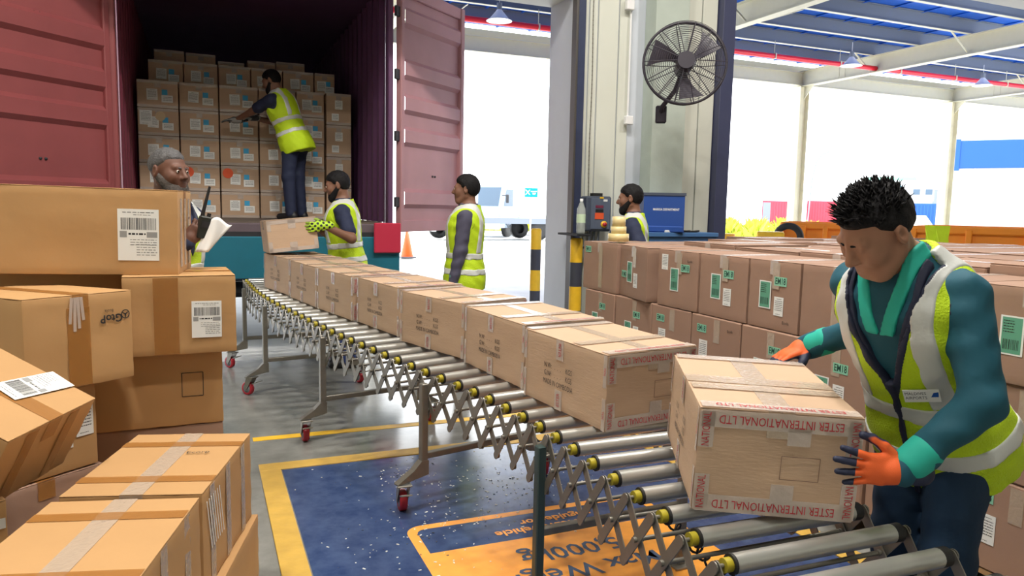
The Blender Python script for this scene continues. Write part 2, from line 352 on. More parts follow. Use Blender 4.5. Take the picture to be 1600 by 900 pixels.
# wall between the two dock doors
def xw(px, Y=WY): return aty(px, 250, Y).x
wl = xw(893); wr = xw(1128)
wall = struct(MB().box(((wl+wr)/2, WY+WT/2, LINTEL/2), (wr-wl, WT, LINTEL)), 'wall_dock', REVEAL, 'pale wall between the two dock doors')
def wpart(name, m_, px0, px1, y0, y1, z0=0., z1=LINTEL): 
    a, c = xw(px0), xw(px1); return MB().box(((a+c)/2, (y0+y1)/2, (z0+z1)/2), (c-a, y1-y0, z1-z0), bev=.004).build(name, m_, wall)
wpart('door_track', DARK_TRACK, 891, 903, WY-.09, WY-.002)
wpart('track_edge', mat('track_rim', S(96, 92, 90), .4, .6), 888, 891.5, WY-.10, WY-.002)
for a, c in ((905, 912), (914, 926), (928, 958), (960, 976)): wpart('wall_panel', PANEL, a, c, WY-.022, WY-.002)
wpart('pilaster', CONC, 1000, 1050, WY-.20, WY-.002)
for a, c in ((1052, 1062), (1064, 1084), (1086, 1108)): wpart('wall_panel', PANEL, a, c, WY-.03, WY-.002)
wpart('door_jamb', NAVY_TRIM, 1109, 1128, WY-.12, WY-.002)
# lintels, outer walls, roof of the hall: out of frame, shape the light
struct(MB().box((8.2, WY+WT/2, (LINTEL+7.2)/2), (9.66, WT, 7.2-LINTEL)), 'wall_front', PANEL, 'pale wall above the dock doors')
struct(MB().box((-.315, WY+WT/2, (3.5+7.2)/2), (7.37, WT, 7.2-3.5)), 'wall_front_header', PANEL, 'pale wall above the container bay')
struct(MB().box((-3.0, WY+WT/2, 1.75), (2.0, WT, 3.5)), 'wall_front_corner', PANEL, 'pale wall beside the container bay')
struct(MB().box((-4.1, 1.0, 3.6), (.2, 12.3, 7.2)), 'wall_left', PANEL, 'pale warehouse side wall')
struct(MB().box((4.5, -5.2, 3.6), (17.4, .2, 7.2)), 'wall_back', PANEL, 'pale warehouse rear wall')
struct(MB().box((13.1, 1.0, 3.6), (.2, 12.3, 7.2)), 'wall_right', PANEL, 'pale warehouse far side wall')
struct(MB().box((4.5, 1.0, 7.3), (17.4, 12.3, .2)), 'ceiling', PANEL, 'warehouse roof')
# yellow and black bollards
def bollard(p, h, r, label):
    e = empty('bollard', p); tag(e, label, 'bollard')
    n = 5; 
    for i in range(n):
        q = MB(); z0 = h*i/n; z1 = h*(i+1)/n
        prof = [(r, z0), (r, z1)] if i < n-1 else [(r, z0), (r, z1-.02), (r*.8, z1), (0, z1)]
        q.lathe(prof, n=20); q.build('painted_band', YEL if i % 2 == 0 else BLK, e)
    return e
pb = aty(838, 357, 7.9); bollard((pb.x, pb.y, 0), pb.z, .062, 'yellow and black striped bollard outside the white door reveal')
pb = aty(904, 372, 6.38); bollard((pb.x-.02, pb.y, 0), pb.z, .06, 'yellow and black striped guard post in front of the door track')
# chain hoist loop, conduit and junction boxes on the wall
b = MB(); xc = xw(917)
for i in range(150):
    z = 1.0+i*.0215
    if z > LINTEL-.1: break
    b.box((xc+.004*math.sin(i*.1), WY-.05, z), (.010 if i % 2 else .004, .004 if i % 2 else .010, .02))
tag(b.build('hoist_chain', STEEL_D), 'thin steel hoist chain hanging down the beige wall panel', 'chain')
e = empty('conduit', (xw(974), WY-.05, 0)); tag(e, 'pale electrical conduit with junction boxes running up beside the pilaster', 'conduit')
zc = aty(972, 184, WY).z; zt = aty(968, 8, WY).z
MB().cyl((0, 0, zc), (0, 0, LINTEL-.02), .010).build('pipe', PWHITE, e)
MB().box((0, -.02, zc-.03), (.085, .05, .085), bev=.006).build('junction_box', PWHITE, e)
MB().box((-.03, -.02, zt), (.085, .05, .11), bev=.006).build('junction_box', PWHITE, e)
pe = aty(1030, 149, WY-.22); _ = MB().tube([(0.01, -.02, zc), (.025, -.05, zc+.20), (pe.x-xw(974)-.2, -.19, zc+.22), (pe.x-xw(974), -.2, pe.z)], .008)

# ------------------------------------------------------------------ canopy outside
def cbox(name, c, d, m_, lab=None, cat=None, parent=None, bev=0.):
    o = MB().box(c, d, bev=bev).build(name, m_, parent)
    if lab: tag(o, lab, cat)
    return o
can = empty('canopy_roof', (0, 16.5, 0)); can['kind'] = 'structure'; can['label'] = 'steel canopy with grey purlins and blue sheet roof outside'
cxm, cxl = 17, 50
Yr = 16.5
def rel(c): return (c[0], c[1]-Yr, c[2])
cbox('roof_sheet', rel((cxm, 12.1, 5.70)), (cxl, 9.6, .03), BLUE_SHEET, parent=can)
b = MB()
for i in range(60): b.box(rel((cxm-cxl/2+.4+i*.83, 12.1, 5.675)), (.05, 9.6, .03))
b.build('sheet_ribs', BLUE_SHEET, can)
yy = 7.75
while yy < 16.2:
    q = MB(); q.box(rel((cxm, yy, 5.53)), (cxl, .012, .29)); q.box(rel((cxm, yy-.04, 5.385)), (cxl, .09, .012)); q.box(rel((cxm, yy-.035, 5.67)), (cxl, .08, .012))
    q.build('purlin', [GREYP], can)
    q = MB(); q.box(rel((cxm, yy-.04, 5.376)), (cxl, .09, .006)); q.build('purlin_flange', CREAM, can); yy += 1.28
def ibeam(x, y0, y1, z0, z1, w_, along='y'):
    q = MB()
    if along == 'y':
        L = y1-y0; cy = (y0+y1)/2
        q.box(rel((x, cy, (z0+z1)/2)), (.014, L, z1-z0)); q.box(rel((x, cy, z0)), (w_, L, .018)); q.box(rel((x, cy, z1)), (w_, L, .018))
    else:
        q.box(rel((cxm, x, (z0+z1)/2)), (cxl, .014, z1-z0)); q.box(rel((cxm, x, z0)), (cxl, w_, .018)); q.box(rel((cxm, x, z1)), (cxl, w_, .018))
    return q
for x in (3.5, 9.5, 15.5, 21.5, 27.5):
    q = ibeam(x, 7.2, 16.9, 4.95, 5.36, .2)
    for y in (15.2, 15.0): q.box(rel((x, y, 5.15)), (.03, .02, .38))
    q.build('rafter', CREAM, can)
    for y in (9.03, 11.59, 14.15):   # flange braces
        q = MB(); 
        for s_ in (-1, 1): q.cyl(rel((x+s_*.06, y, 5.0)), rel((x+s_*.62, y, 5.40)), .02, n=6)
        q.build('fly_brace', CREAM, can)
    q = MB(); q.box(rel((x, 16.5, 2.47)), (.30, .014, 4.94)); q.box(rel((x-.15, 16.5, 2.47)), (.016, .26, 4.94)); q.box(rel((x+.15, 16.5, 2.47)), (.016, .26, 4.94))
    q.build('column', mat('rusty_cream_steel', S(214, 208, 180), .6, noise=.25, nscale=2.5), can)
    q = MB(); q.prism([(0, 0), (.35, 0), (0, -.35)], -.01, .01, lambda u, v, h, x=x: rel((x+h, 16.4-u, 4.94+v))); q.build('gusset', CREAM, can)
ibeam(16.5, 0, 0, 4.98, 5.32, .16, 'x').build('eaves_beam', CREAM, can)
q = MB(); q.box(rel((cxm, 16.95, 5.42)), (cxl, .02, .35)); q.build('gutter', mat('gutter_cream', S(205, 196, 160), .6), can)
q = MB(); rng = random.Random(5)
for k in range(5):
    for j, y in enumerate((8.4, 9.7, 11.0, 12.3, 13.6, 14.9)):
        x = 4.5+6*k+.4*(j % 2); q.cyl(rel((x, y-.6, 5.40)), rel((x+.05, y+.64, 5.44)), .012, n=6)
q.build('sag_rods', CREAM, can)
cbox('fire_pipe', (cxm, 14.03, 5.02), (.1, .1, .1), RED_PIPE) if 0 else None
o = MB().cyl((cxm-cxl/2, 14.03, 5.05), (cxm+cxl/2, 14.03, 5.05), .058, n=14).build('fire_pipe', RED_PIPE); tag(o, 'red fire pipe running under the canopy purlins', 'pipe')
q = MB()
for x in range(-6, 40, 2): q = MB(); q.cyl((x+.3, 14.03, 5.05), (x+.3, 14.03, 5.40), .008, n=6); q.box((x+.3, 14.03, 5.05), (.03, .13, .13)); q.build('pipe_hanger', CREAM, o)
def high_bay(p, top, label, lit=0., em=2.0):
    e = empty('bay_lamp', p); tag(e, label, 'lamp', 'bell shaped bay lamps')
    MB().cyl((0, 0, .30), (0, 0, top-p[2]), .006, n=6).build('cord', PWHITE, e)
    MB().cyl((0, 0, .2), (0, 0, .32), .05, n=14).build('driver', GREYP, e)
    MB().lathe([(.05, .2), (.07, .17), (.19, .03), (.24, 0), (.225, 0), (.06, .16)], n=24).build('lamp_shade', PWHITE, e)
    MB().lathe([(0, .015), (.2, .015), (.2, .02), (0, .02)], n=24).build('lens', mat('lamp_lens', (1, 1, 1), .4, emit=((1, .95, .88), em)), e)
    if lit:
        ld = bpy.data.lights.new('bay_light', 'AREA'); ld.shape = 'DISK'; ld.size = .4; ld.energy = lit; ld.color = (1, .95, .87)
        lo = bpy.data.objects.new('bay_light', ld); link(lo, e); lo.location = (0, 0, -.02)
    return e
for px, py in ((780, 33), (1330, 103), (1535, 134)):
    p = atz(px, py, 4.85); high_bay((p.x, p.y, p.z), 5.38, 'white bell lamp hanging under the blue canopy roof')
for x, y in ((-1.3, 2.2), (1.0, 3.2), (2.6, 3.0), (5.5, 3.0), (.2, .4)):
    high_bay((x, y, 6.3), 7.2, 'bell lamp hanging from the warehouse roof', LAMP_POWER, 6.0)

# ------------------------------------------------------------------ shipping container on its chassis
CY = 7.4; CZ = 1.27; CX0, CX1 = -.655, 1.705; CHT = 2.38; CLEN = 5.9
cont = empty('shipping_container', ((CX0+CX1)/2, CY, 0)); tag(cont, 'maroon shipping container with open doors parked at the dock', 'container')
ccx = (CX0+CX1)/2
def crel(x, y, z): return (x-ccx, y-CY, z)
def corrug(b, p0, du, dv, dn, length, height, pitch=.28, dep=.036):
    "trapezoid ribbed sheet: ribs run along dv, repeated along du"
    p0, du, dv, dn = [Vector(q) for q in (p0, du, dv, dn)]; u = 0; pts = []
    while u < length:
        for f, d in ((0, 0), (.25, 0), (.5, 1), (.75, 1)):
            if u+f*pitch <= length: pts.append((u+f*pitch, d*dep))
        u += pitch
    pts.append((length, 0)); vs = []
    for uu, d in pts: vs += [p0+du*uu+dn*d, p0+du*uu+dn*d+dv*height]
    b.add(vs, [(2*i, 2*i+2, 2*i+3, 2*i+1) for i in range(len(pts)-1)])
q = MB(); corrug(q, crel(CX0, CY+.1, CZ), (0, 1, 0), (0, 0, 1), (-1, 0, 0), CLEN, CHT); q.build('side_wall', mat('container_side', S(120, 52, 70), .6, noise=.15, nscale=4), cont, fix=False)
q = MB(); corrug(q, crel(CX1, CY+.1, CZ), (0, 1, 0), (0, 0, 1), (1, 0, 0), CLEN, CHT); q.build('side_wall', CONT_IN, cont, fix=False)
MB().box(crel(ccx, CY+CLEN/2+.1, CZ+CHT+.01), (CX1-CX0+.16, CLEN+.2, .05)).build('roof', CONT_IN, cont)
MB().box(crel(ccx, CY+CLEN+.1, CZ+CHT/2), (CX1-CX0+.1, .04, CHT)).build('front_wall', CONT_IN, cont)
MB().box(crel(ccx, CY+CLEN/2, CZ-.02), (CX1-CX0, CLEN, .04)).build('deck', mat('container_floor', S(96, 84, 76), .7, noise=.2), cont)
MB().box(crel(ccx, CY+.03, CZ-.09), (CX1-CX0+.14, .12, .15), bev=.01).build('sill', mat('sill_steel', S(98, 84, 92), .5, noise=.2), cont)
for x in (CX0-.035, CX1+.03): MB().box(crel(x, CY+.04, CZ+CHT/2), (.05, .14, CHT+.1), bev=.008).build('corner_post', MAROON if x < 0 else CONT_IN, cont)
MB().box(crel(ccx, CY+.04, CZ+CHT+.08), (CX1-CX0+.14, .14, .14)).build('header', MAROON, cont)
def cdoor(hx, ang, sgn, m_, name='door'):
    "hinged at hx; local x runs from hinge to free edge, inner face looks along local -y"
    d = bpy.data.objects.new(name, None); link(d, cont); Wd, Hd = 1.17, 2.44; zb = CZ-.09
    d.location = crel(hx, CY-.02, zb); d.rotation_euler = (0, 0, ang)
    ridges = [.34, .96, 1.28, 1.62, 2.12]
    pts = [(0.12, 0)]
    for r_ in ridges: pts += [(r_-.10, 0), (r_-.06, .036), (r_+.06, .036), (r_+.10, 0)]
    pts += [(Hd-.12, 0)]; b = MB(); vs = []
    for z, d_ in pts: vs += [(.06, sgn*(d_), z), (Wd-.06, sgn*(d_), z)]
    b.add(vs, [(2*i, 2*i+1, 2*i+3, 2*i+2) for i in range(len(pts)-1)])
    b.build('door_panel', m_, d, fix=False)
    for nm, c, dd in (('stile', (.03, 0, Hd/2), (.06, .07, Hd)), ('stile', (Wd-.03, 0, Hd/2), (.07, .09, Hd)), ('rail', (Wd/2, 0, .06), (Wd-.1, .06, .12)), ('rail', (Wd/2, 0, Hd-.06), (Wd-.1, .06, .12))):
        MB().box(c, dd, bev=.008).build(nm, m_, d)
    for z in (.30, .58, .96, 1.28, 1.70, 2.2):
        for x in (Wd*.52, Wd*.56): MB().lathe([(.012, 0), (.010, .012), (0, .014)], c=(x, sgn*.0, z), n=8, M=Matrix.Rotation(-sgn*PI/2, 3, 'X')).build('bolt_head', DARKM, d)
    for x in (.38, .88): MB().cyl((x, -sgn*.07, .02), (x, -sgn*.07, Hd-.02), .017, n=10).build('locking_bar', STEEL_D, d)
    for z in (.3, .95, 1.55, 2.15): MB().box((-.02, 0, z), (.08, .03, .10), bev=.006).build('hinge', DARKM, d)
    return d
thL = math.atan2(-math.cos(math.radians(43.8)), -math.sin(math.radians(43.8)))
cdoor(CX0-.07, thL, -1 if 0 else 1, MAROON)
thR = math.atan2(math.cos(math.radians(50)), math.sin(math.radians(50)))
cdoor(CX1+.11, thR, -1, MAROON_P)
ch = empty('trailer_chassis', (ccx, CY, 0)); tag(ch, 'teal trailer chassis under the maroon container', 'trailer')
MB().box(crel(ccx+.05, CY+.02, .93), (2.5, .14, .40), bev=.01).build('rear_beam', TEAL, ch)
MB().box(crel(ccx, CY+.04, 1.145), (2.3, .16, .06)).build('bolster', DARKM, ch)
for x in (-.35, .35): MB().box(crel(ccx+x, CY+3, .95), (.14, 5.8, .34)).build('frame_rail', TEAL, ch)
pr = aty(606, 372, CY-.1); MB().box(crel(pr.x, CY-.085, pr.z), (.27, .03, .30), bev=.01).build('rear_marker_board', mat('red_board', S(190, 40, 70), .5), ch)
MB().box(crel(CX1-.15, CY-.07, .70), (.6, .05, .10), bev=.01).build('bumper', TEAL, ch)
for x in (-.85, .85):
    for y in (1.2, 2.5):
        o = MB().lathe([(.2, -.14), (.46, -.14), (.5, -.10), (.5, .10), (.46, .14), (.2, .14), (.2, -.14)], c=crel(ccx+x, CY+y, .5), n=28, M=Matrix.Rotation(PI/2, 3, 'Y')).build('tyre', BLACK_R, ch)
    MB().box(crel(ccx+x, CY+.5, .45), (.4, .02, .6)).build('mud_flap', BLACK_R, ch)
MB().cyl(crel(ccx-.9, CY+1.2, .5), crel(ccx+.9, CY+1.2, .5), .09).build('axle', DARKM, ch); MB().cyl(crel(ccx-.9, CY+2.5, .5), crel(ccx+.9, CY+2.5, .5), .09).build('axle', DARKM, ch)
for s_ in (-1, 1): MB().box(crel(ccx+.6*s_, CY+4.9, .4), (.12, .12, .8)).build('landing_leg', TEAL, ch)
# ================================================================== things far outside
def at_ground(px, depth): return gnd(px, depth)
def facing(px): return -(YAW + math.atan((px-800)/FPX))        # rotation z so that local -y looks at the camera
def big_box(px0, px1, ytop, depth, name, mats, label, cat, ribs=None, base=0., thick=2.4):
    "box-shaped far thing between two pixel columns, standing on the ground at a depth"
    pm = (px0+px1)/2; c = at_ground(pm, depth); w_ = (px1-px0)/FPX*depth; top = atd(pm, ytop, depth).z
    e = empty(name, (c.x, c.y, 0), facing(pm)); tag(e, label, cat)
    MB().box((0, thick/2, (top+base)/2), (w_, thick, top-base), bev=.02).build('body', mats, e)
    return e, w_, top
for (a, c, yt, d, m_, lab) in ((1192, 1246, 314, 92, RED_C, 'red shipping container with open grey end standing in the far yard'), (1262, 1312, 314, 95, RED_C, 'red shipping container behind the rusty canopy column'), (1424, 1484, 318, 80, BLUE_B, 'blue ribbed shipping container beside the far white shed')):
    e, w_, top = big_box(a, c, yt, d, 'shipping_container', m_, lab, 'container')
    for i in range(int(w_/.32)): MB().box((-w_/2+.2+i*.32, -.03, top/2), (.14, .06, top-.3)).build('rib', m_, e)
    if a == 1192: MB().box((-w_/2+.55, -.05, top/2), (.9, .06, top-.4)).build('end_door', GREYP, e)
e, w_, top = big_box(1357, 1422, 277, 120, 'warehouse_shed', WHITE_B, 'far white shed with green roof edge and sign lettering', 'building', thick=3)
MB().box((0, -.1, top-.25), (w_+.3, .3, .5)).build('roof_edge', GREEN_B, e); inst('sign_lettering', text_mesh('CARGO', 1.2, TEAL, 1, .02), e, Matrix.Translation((-.6, -.15, top-1.6)) @ Matrix.Rotation(PI/2, 4, 'X'))
e, w_, top = big_box(1423, 1486, 283, 130, 'open_shed', PANEL, 'far open grey shed with flat roof', 'building', thick=3)
MB().box((0, -.1, top-.12), (w_+.3, .3, .24)).build('roof_edge', WHITE_B, e); MB().box((0, -.1, top*.55), (w_-1, .2, top*.5)).build('opening', GREYP, e)
e, w_, top = big_box(1424, 1455, 294, 110, 'site_cabin', WHITE_B, 'small white site cabin with two windows in front of the far shed', 'building', base=3.6, thick=3)
for x in (-.8, .8): MB().box((x, -.05, 4.9), (.9, .1, .8)).build('window', GLASS_B, e)
MB().box((0, 1.5, 1.8), (2.6, 2.6, 3.6)).build('stand', WHITE_B, e)
# blue and white building near the canopy
e, w_, top = big_box(1493, 1640, 262, 40, 'office_building', WHITE_B, 'white building with a bright blue parapet band beyond the canopy', 'building', thick=12)
MB().box((0, 5.9, top+.72), (w_+.24, 12.2, 1.5), bev=.03).build('parapet', BLUE_B, e)
MB().box((-w_/2+.1, -.1, top+.70), (.5, .3, 1.7)).build('parapet_corner', BLUE_B, e)
MB().box((-w_/2+1.1, -.06, top/2), (.06, .1, top)).build('downpipe', CREAM, e)
MB().box((.25, -.04, 1.15), (1.3, .08, 2.9)).build('door', PWHITE, e); MB().box((-w_/2+.9, -.03, top+.7), (.05, .1, .6)).build('lamp_bracket', PWHITE, e)
# orange skips
def skip(px0, px1, ytop, depth, label, npan):
    pm = (px0+px1)/2; c = at_ground(pm, depth); w_ = (px1-px0)/FPX*depth; top = atd(pm, ytop, depth).z
    e = empty('skip', (c.x, c.y, 0), facing(pm)); tag(e, label, 'skip')
    fl_ = lambda u, v, h: (u, h, v)
    MB().box((0, .03, top/2), (w_, .06, top), bev=.02).build('side_panel', ORANGE_SKIP, e); MB().box((0, 1.8, top/2), (w_, .06, top)).build('side_panel', ORANGE_SKIP, e)
    for s_ in (-1, 1): MB().box((s_*(w_/2-.03), .9, top/2), (.06, 1.8, top)).build('end_panel', ORANGE_SKIP, e)
    MB().box((0, .9, .15), (w_, 1.8, .1)).build('bottom_plate', ORANGE_SKIP, e)
    MB().box((0, 0, top-.06), (w_+.06, .14, .12), bev=.02).build('top_rail', ORANGE_SKIP, e)
    for i in range(npan+1): MB().box((-w_/2+w_*i/npan, -.04, top/2), (.09, .10, top-.1), bev=.01).build('rib', ORANGE_SKIP, e)
    return e, w_, top
sk, sw, stp = skip(1226, 1322, 348, 14, 'small orange steel skip with a tyre leaning on it', 3)
c = at_ground(1234, 13.6); o = MB().lathe([(.15, -.07), (.24, -.08), (.27, -.04), (.27, .04), (.24, .08), (.15, .07), (.15, -.07)], n=26, M=Matrix.Rotation(PI/2, 3, 'X')).build('tyre', BLACK_R)
zt_ = atd(1234, 371, 13.6).z; o.location = (c.x, c.y, max(.27, zt_)); o.rotation_euler = (0, 0, facing(1234)); tag(o, 'black tyre hung on the end of the small orange skip', 'tyre')
sk2, sw2, stp2 = skip(1446, 1680, 356, 11.5, 'long orange steel skip with a hi-vis vest over its rim', 3)
c = atd(1464, 366, 11.35); b = MB()
for s_ in (-1, 1): b.prism([(-.10, .13), (.10, .13), (.085, -.05), (.10, -.2), (0, -.24), (-.09, -.19), (-.075, -.02)], -.015, .015, lambda u, v, h, s_=s_: (u+s_*.07, h-.035*(s_ > 0)-.02*math.sin(v*9), v))
o = b.build('safety_vest', mat('vest_loose', S(196, 224, 30), .7, noise=.12, nscale=12)); o.location = c; o.rotation_euler = (0, 0, facing(1464)); tag(o, 'loose yellow safety vest hung over the long orange skip', 'vest')
# small things on the apron
c = at_ground(1128, 15.5); zt_ = atd(1128, 365, 15.5).z
e = empty('drum', (c.x, c.y, 0)); tag(e, 'brown drum with a yellow rim standing on the apron', 'drum'); MB().lathe([(0, 0), (.28, 0), (.28, .3), (.29, .31), (.28, .32), (.28, zt_-.1)], n=24).build('shell', mat('brown_drum', S(120, 105, 60), .6), e); MB().lathe([(.285, zt_-.10), (.29, zt_), (0, zt_)], n=24).build('lid', YEL, e)
c = at_ground(1206, 12.6); zt_ = atd(1206, 362, 12.6).z
e = empty('barrier_block', (c.x, c.y, 0), facing(1206)); tag(e, 'white block with yellow top near the small skip', 'barrier'); MB().box((0, 0, zt_/2-.08), (.42, .4, zt_-.16), bev=.03).build('base', PWHITE, e); MB().box((0, 0, zt_-.08), (.44, .42, .16), bev=.02).build('cap', YEL, e)
c = atz(636, 403); e = empty('traffic_cone', (c.x, c.y, 0)); tag(e, 'orange traffic cone standing on the bright apron', 'cone')
hc = .78; MB().box((0, 0, .02), (.42, .42, .04), bev=.01).build('base', BLK, e); MB().lathe([(.17, .04), (.03, hc), (.02, hc), (0, hc)], n=24).build('cone_body', CONE_O, e)
MB().lathe([(.145, .1), (.125, .19)], n=24).build('rim_band', CONE_O, e)
# street lamp, sign
c = at_ground(1267, 85); e = empty('street_lamp', (c.x, c.y, 0), facing(1267)); tag(e, 'tall thin street lamp with a curved arm beyond the canopy', 'lamp')
tz = atd(1285, 238, 85).z; MB().tube([(-.3, 0, 0), (-.1, 0, tz*.6), (.25, 0, tz*.85), (.8, 0, tz*.96), (1.6, 0, tz)], .07).build('pole', GREYP, e); MB().box((2.0, 0, tz), (.9, .3, .12), bev=.03).build('lamp_head', PWHITE, e)
p = aty(830, 301, 20); e = empty('direction_sign', (p.x, p.y, 0), facing(830)); tag(e, 'teal sign with white cross and arrow on a thin post', 'sign')
MB().cyl((0, .03, 0), (0, .03, p.z), .02, n=8).build('post', PWHITE, e); MB().box((0, 0, p.z), (.38, .02, .27)).build('sign_panel', TEAL_SIGN, e)
inst('lettering', text_mesh('X', .2, PWHITE, 1, .006), e, Matrix.Translation((-.1, -.014, p.z)) @ Matrix.Rotation(PI/2, 4, 'X'))
b = MB(); b.quad((-.01, -.014, p.z+.05), (.17, -.014, p.z+.05), (.17, -.014, p.z+.02), (-.01, -.014, p.z+.02)); b.quad((.03, -.014, p.z+.0), (.15, -.014, p.z+.0), (.11, -.014, p.z-.06), (.05, -.014, p.z-.06)); b.build('arrow_mark', PWHITE, e, fix=False)
# far vehicles
def vehicle(px, depth, L_, H_, m_, label, cat, rz, truck=True):
    c = at_ground(px, depth); e = empty('truck' if truck else 'car', (c.x, c.y, 0), rz); tag(e, label, cat)
    if truck:
        MB().prism([(0, .45), (1.9, .45), (1.9, 2.5), (.35, 2.5), (0, 1.5)], -1.05, 1.05, lambda u, v, h: (h, u, v)).build('cab', m_, e)
        MB().prism([(.0, 1.55), (.34, 2.4)], -.92, .92, lambda u, v, h: (h, u-.02, v)) if 0 else None
        b = MB(); b.quad((-.92, -.02, 1.5), (.92, -.02, 1.5), (.92, .31, 2.4), (-.92, .31, 2.4)); b.build('windscreen', GLASS_B, e, fix=False)
        for s_ in (-1, 1):
            b = MB(); b.quad((s_*1.06, .35, 1.5), (s_*1.06, 1.3, 1.5), (s_*1.06, 1.3, 2.3), (s_*1.06, .6, 2.3)); b.build('side_window', GLASS_B, e, fix=False)
            q = MB(); q.cyl((s_*1.05, .15, 2.0), (s_*1.35, .05, 2.0), .02, n=6); q.box((s_*1.38, .05, 1.85), (.14, .08, .4), bev=.02); q.build('mirror', DARKM, e)
        MB().box((0, 4.3, .85), (2.2, 4.6, .25)).build('flatbed', GREYP, e); MB().box((0, -.05, .55), (2.1, .12, .35), bev=.03).build('bumper', PWHITE, e)
        ws = ((-.95, .9), (.95, .9), (-.95, 5), (.95, 5)); wr_ = .45
    else:
        MB().prism([(0, .3), (4.2, .3), (4.25, .85), (3.5, .95), (2.7, 1.42), (1.3, 1.45), (.6, .98), (0, .8)], -.85, .85, lambda u, v, h: (h, u, v)).build('car_body', m_, e)
        for s_ in (-1, 1):
            b = MB(); b.add([(s_*.86, .85, 1.0), (s_*.86, 3.2, 1.0), (s_*.86, 2.6, 1.36), (s_*.86, 1.4, 1.38)], [(0, 1, 2, 3)]); b.build('side_window', GLASS_B, e, fix=False)
        ws = ((-.8, .8), (.8, .8), (-.8, 3.4), (.8, 3.4)); wr_ = .32
    for x, y in ws: MB().lathe([(wr_*.5, -.1), (wr_, -.1), (wr_, .1), (wr_*.5, .1), (0, .1)], c=(x, y, wr_), n=20, M=Matrix.Rotation(PI/2 if x > 0 else -PI/2, 3, 'Y')).build('wheel', BLACK_R, e)
vehicle(752, 36, 6, 2.5, mat('pale_cab', S(150, 170, 195), .3), 'pale flatbed truck parked on the apron behind the standing man', 'truck', facing(752)-.5)
vehicle(668, 32, 6, 2.5, PWHITE, 'white truck half hidden behind the open container door', 'truck', facing(668)-1.2)
c = vehicle(1443, 38, 4, 1.4, PWHITE, 'white car parked behind the foreground worker', 'car', facing(1443)+.5, False)
# grass and shrubs at the far edge: blades nobody could count
GRASS = mat('sunlit_grass', S(180, 190, 60), .8, noise=.3, nscale=.8)
b = MB(); rng = random.Random(11)
for (pa, pc, d0, d1, hh, n) in ((1108, 1240, 44, 60, 1.1, 1500), (735, 862, 46, 58, .9, 1100), (1240, 1330, 50, 60, .9, 300)):
    for i in range(n):
        px = rng.uniform(pa, pc); d = rng.uniform(d0, d1); g = at_ground(px, d); h_ = .75*hh*rng.uniform(.4, 1.0)*(1+.5*math.sin(px*.15)); a = rng.uniform(0, PI); s_ = rng.uniform(.12, .3)
        dx, dy = math.cos(a)*s_, math.sin(a)*s_; lx, ly = rng.gauss(0, .25), rng.gauss(0, .25)
        b.add([(g.x-dx, g.y-dy, -.02), (g.x+dx, g.y+dy, -.02), (g.x+dx*.5+lx, g.y+dy*.5+ly, h_*.7), (g.x+lx*1.4, g.y+ly*1.4, h_)], [(0, 1, 2), (0, 2, 3)])
o = b.build('grass', GRASS, fix=False); tag(o, 'yellow green grass and weeds along the far edge of the apron', 'grass', kind='stuff')
# ================================================================== roller conveyor
RZ = lambda y: .583+.025*y                      # top of the rollers
ctrl = [(1.42, .2), (1.43, .8), (1.44, 1.4), (1.45, 2.0), (1.44, 2.5), (1.37, 3.0), (1.27, 3.4), (1.13, 3.95), (.99, 4.54), (.86, 5.2), (.74, 5.85), (.67, 6.4), (.64, 6.9), (.62, 7.25)]
def catmull(P, n=20):
    out = []
    for i in range(len(P)-1):
        p0, p1, p2, p3 = [np.array(P[min(max(k, 0), len(P)-1)], float) for k in (i-1, i, i+1, i+2)]
        for j in range(n):
            t = j/n; out.append(.5*((2*p1)+(-p0+p2)*t+(2*p0-5*p1+4*p2-p3)*t*t+(-p0+3*p1-3*p2+p3)*t**3))
    out.append(np.array(P[-1], float)); return np.array(out)
path = catmull(ctrl); seg = np.r_[0, np.cumsum(np.linalg.norm(np.diff(path, axis=0), axis=1))]
def cpath(s_):
    x = np.interp(s_, seg, path[:, 0]); y = np.interp(s_, seg, path[:, 1]); e = .05
    tx = np.interp(s_+e, seg, path[:, 0])-np.interp(s_-e, seg, path[:, 0]); ty = np.interp(s_+e, seg, path[:, 1])-np.interp(s_-e, seg, path[:, 1])
    l = math.hypot(tx, ty); return Vector((x, y, RZ(y))), Vector((tx/l, ty/l, 0)), Vector((ty/l, -tx/l, 0))   # point, forward, right
conv = empty('roller_conveyor', (1.2, 4.0, 0)); tag(conv, 'long expandable steel roller conveyor with scissor sides and castor legs', 'conveyor')
crl = Vector((1.2, 4.0, 0)); HW = .30; RR = .025; PIT = .142
rm = MB(); rm.cyl((-HW+.035, 0, 0), (HW-.035, 0, 0), RR, n=20); roller_me = rm.mesh('roller'); roller_me.materials.append(ROLLER)
cm = MB(); cm.cyl((-.014, 0, 0), (.006, 0, 0), .0185, n=16, mi=0); cm.cyl((.006, 0, 0), (.014, 0, 0), .0262, n=16, mi=1); cap_me = cm.mesh('bearing_cap'); cap_me.materials.append(YEL_CAP); cap_me.materials.append(BLACK_R)
dcap_me = MB().cyl((-.014, 0, 0), (.014, 0, 0), .0255, n=16).mesh('bearing_cap'); dcap_me.materials.append(BLACK_R)
ax = MB(); ax.cyl((-HW-.012, 0, 0), (HW+.012, 0, 0), .006, n=8); axle_me = ax.mesh('axle'); axle_me.materials.append(STEEL_D)
barL = math.hypot(PIT*1.0, .19)
def bar_mesh(L_):
    b = MB(); n = 6; w_ = .0155; pts = []
    for i in range(n+1): a = PI/2+PI*i/n; pts.append((w_*math.cos(a), w_*math.sin(a)))
    for i in range(n+1): a = -PI/2+PI*i/n; pts.append((L_+w_*math.cos(a), w_*math.sin(a)))
    b.prism(pts, -.002, .002, lambda u, v, h: (u, h, v)); return b
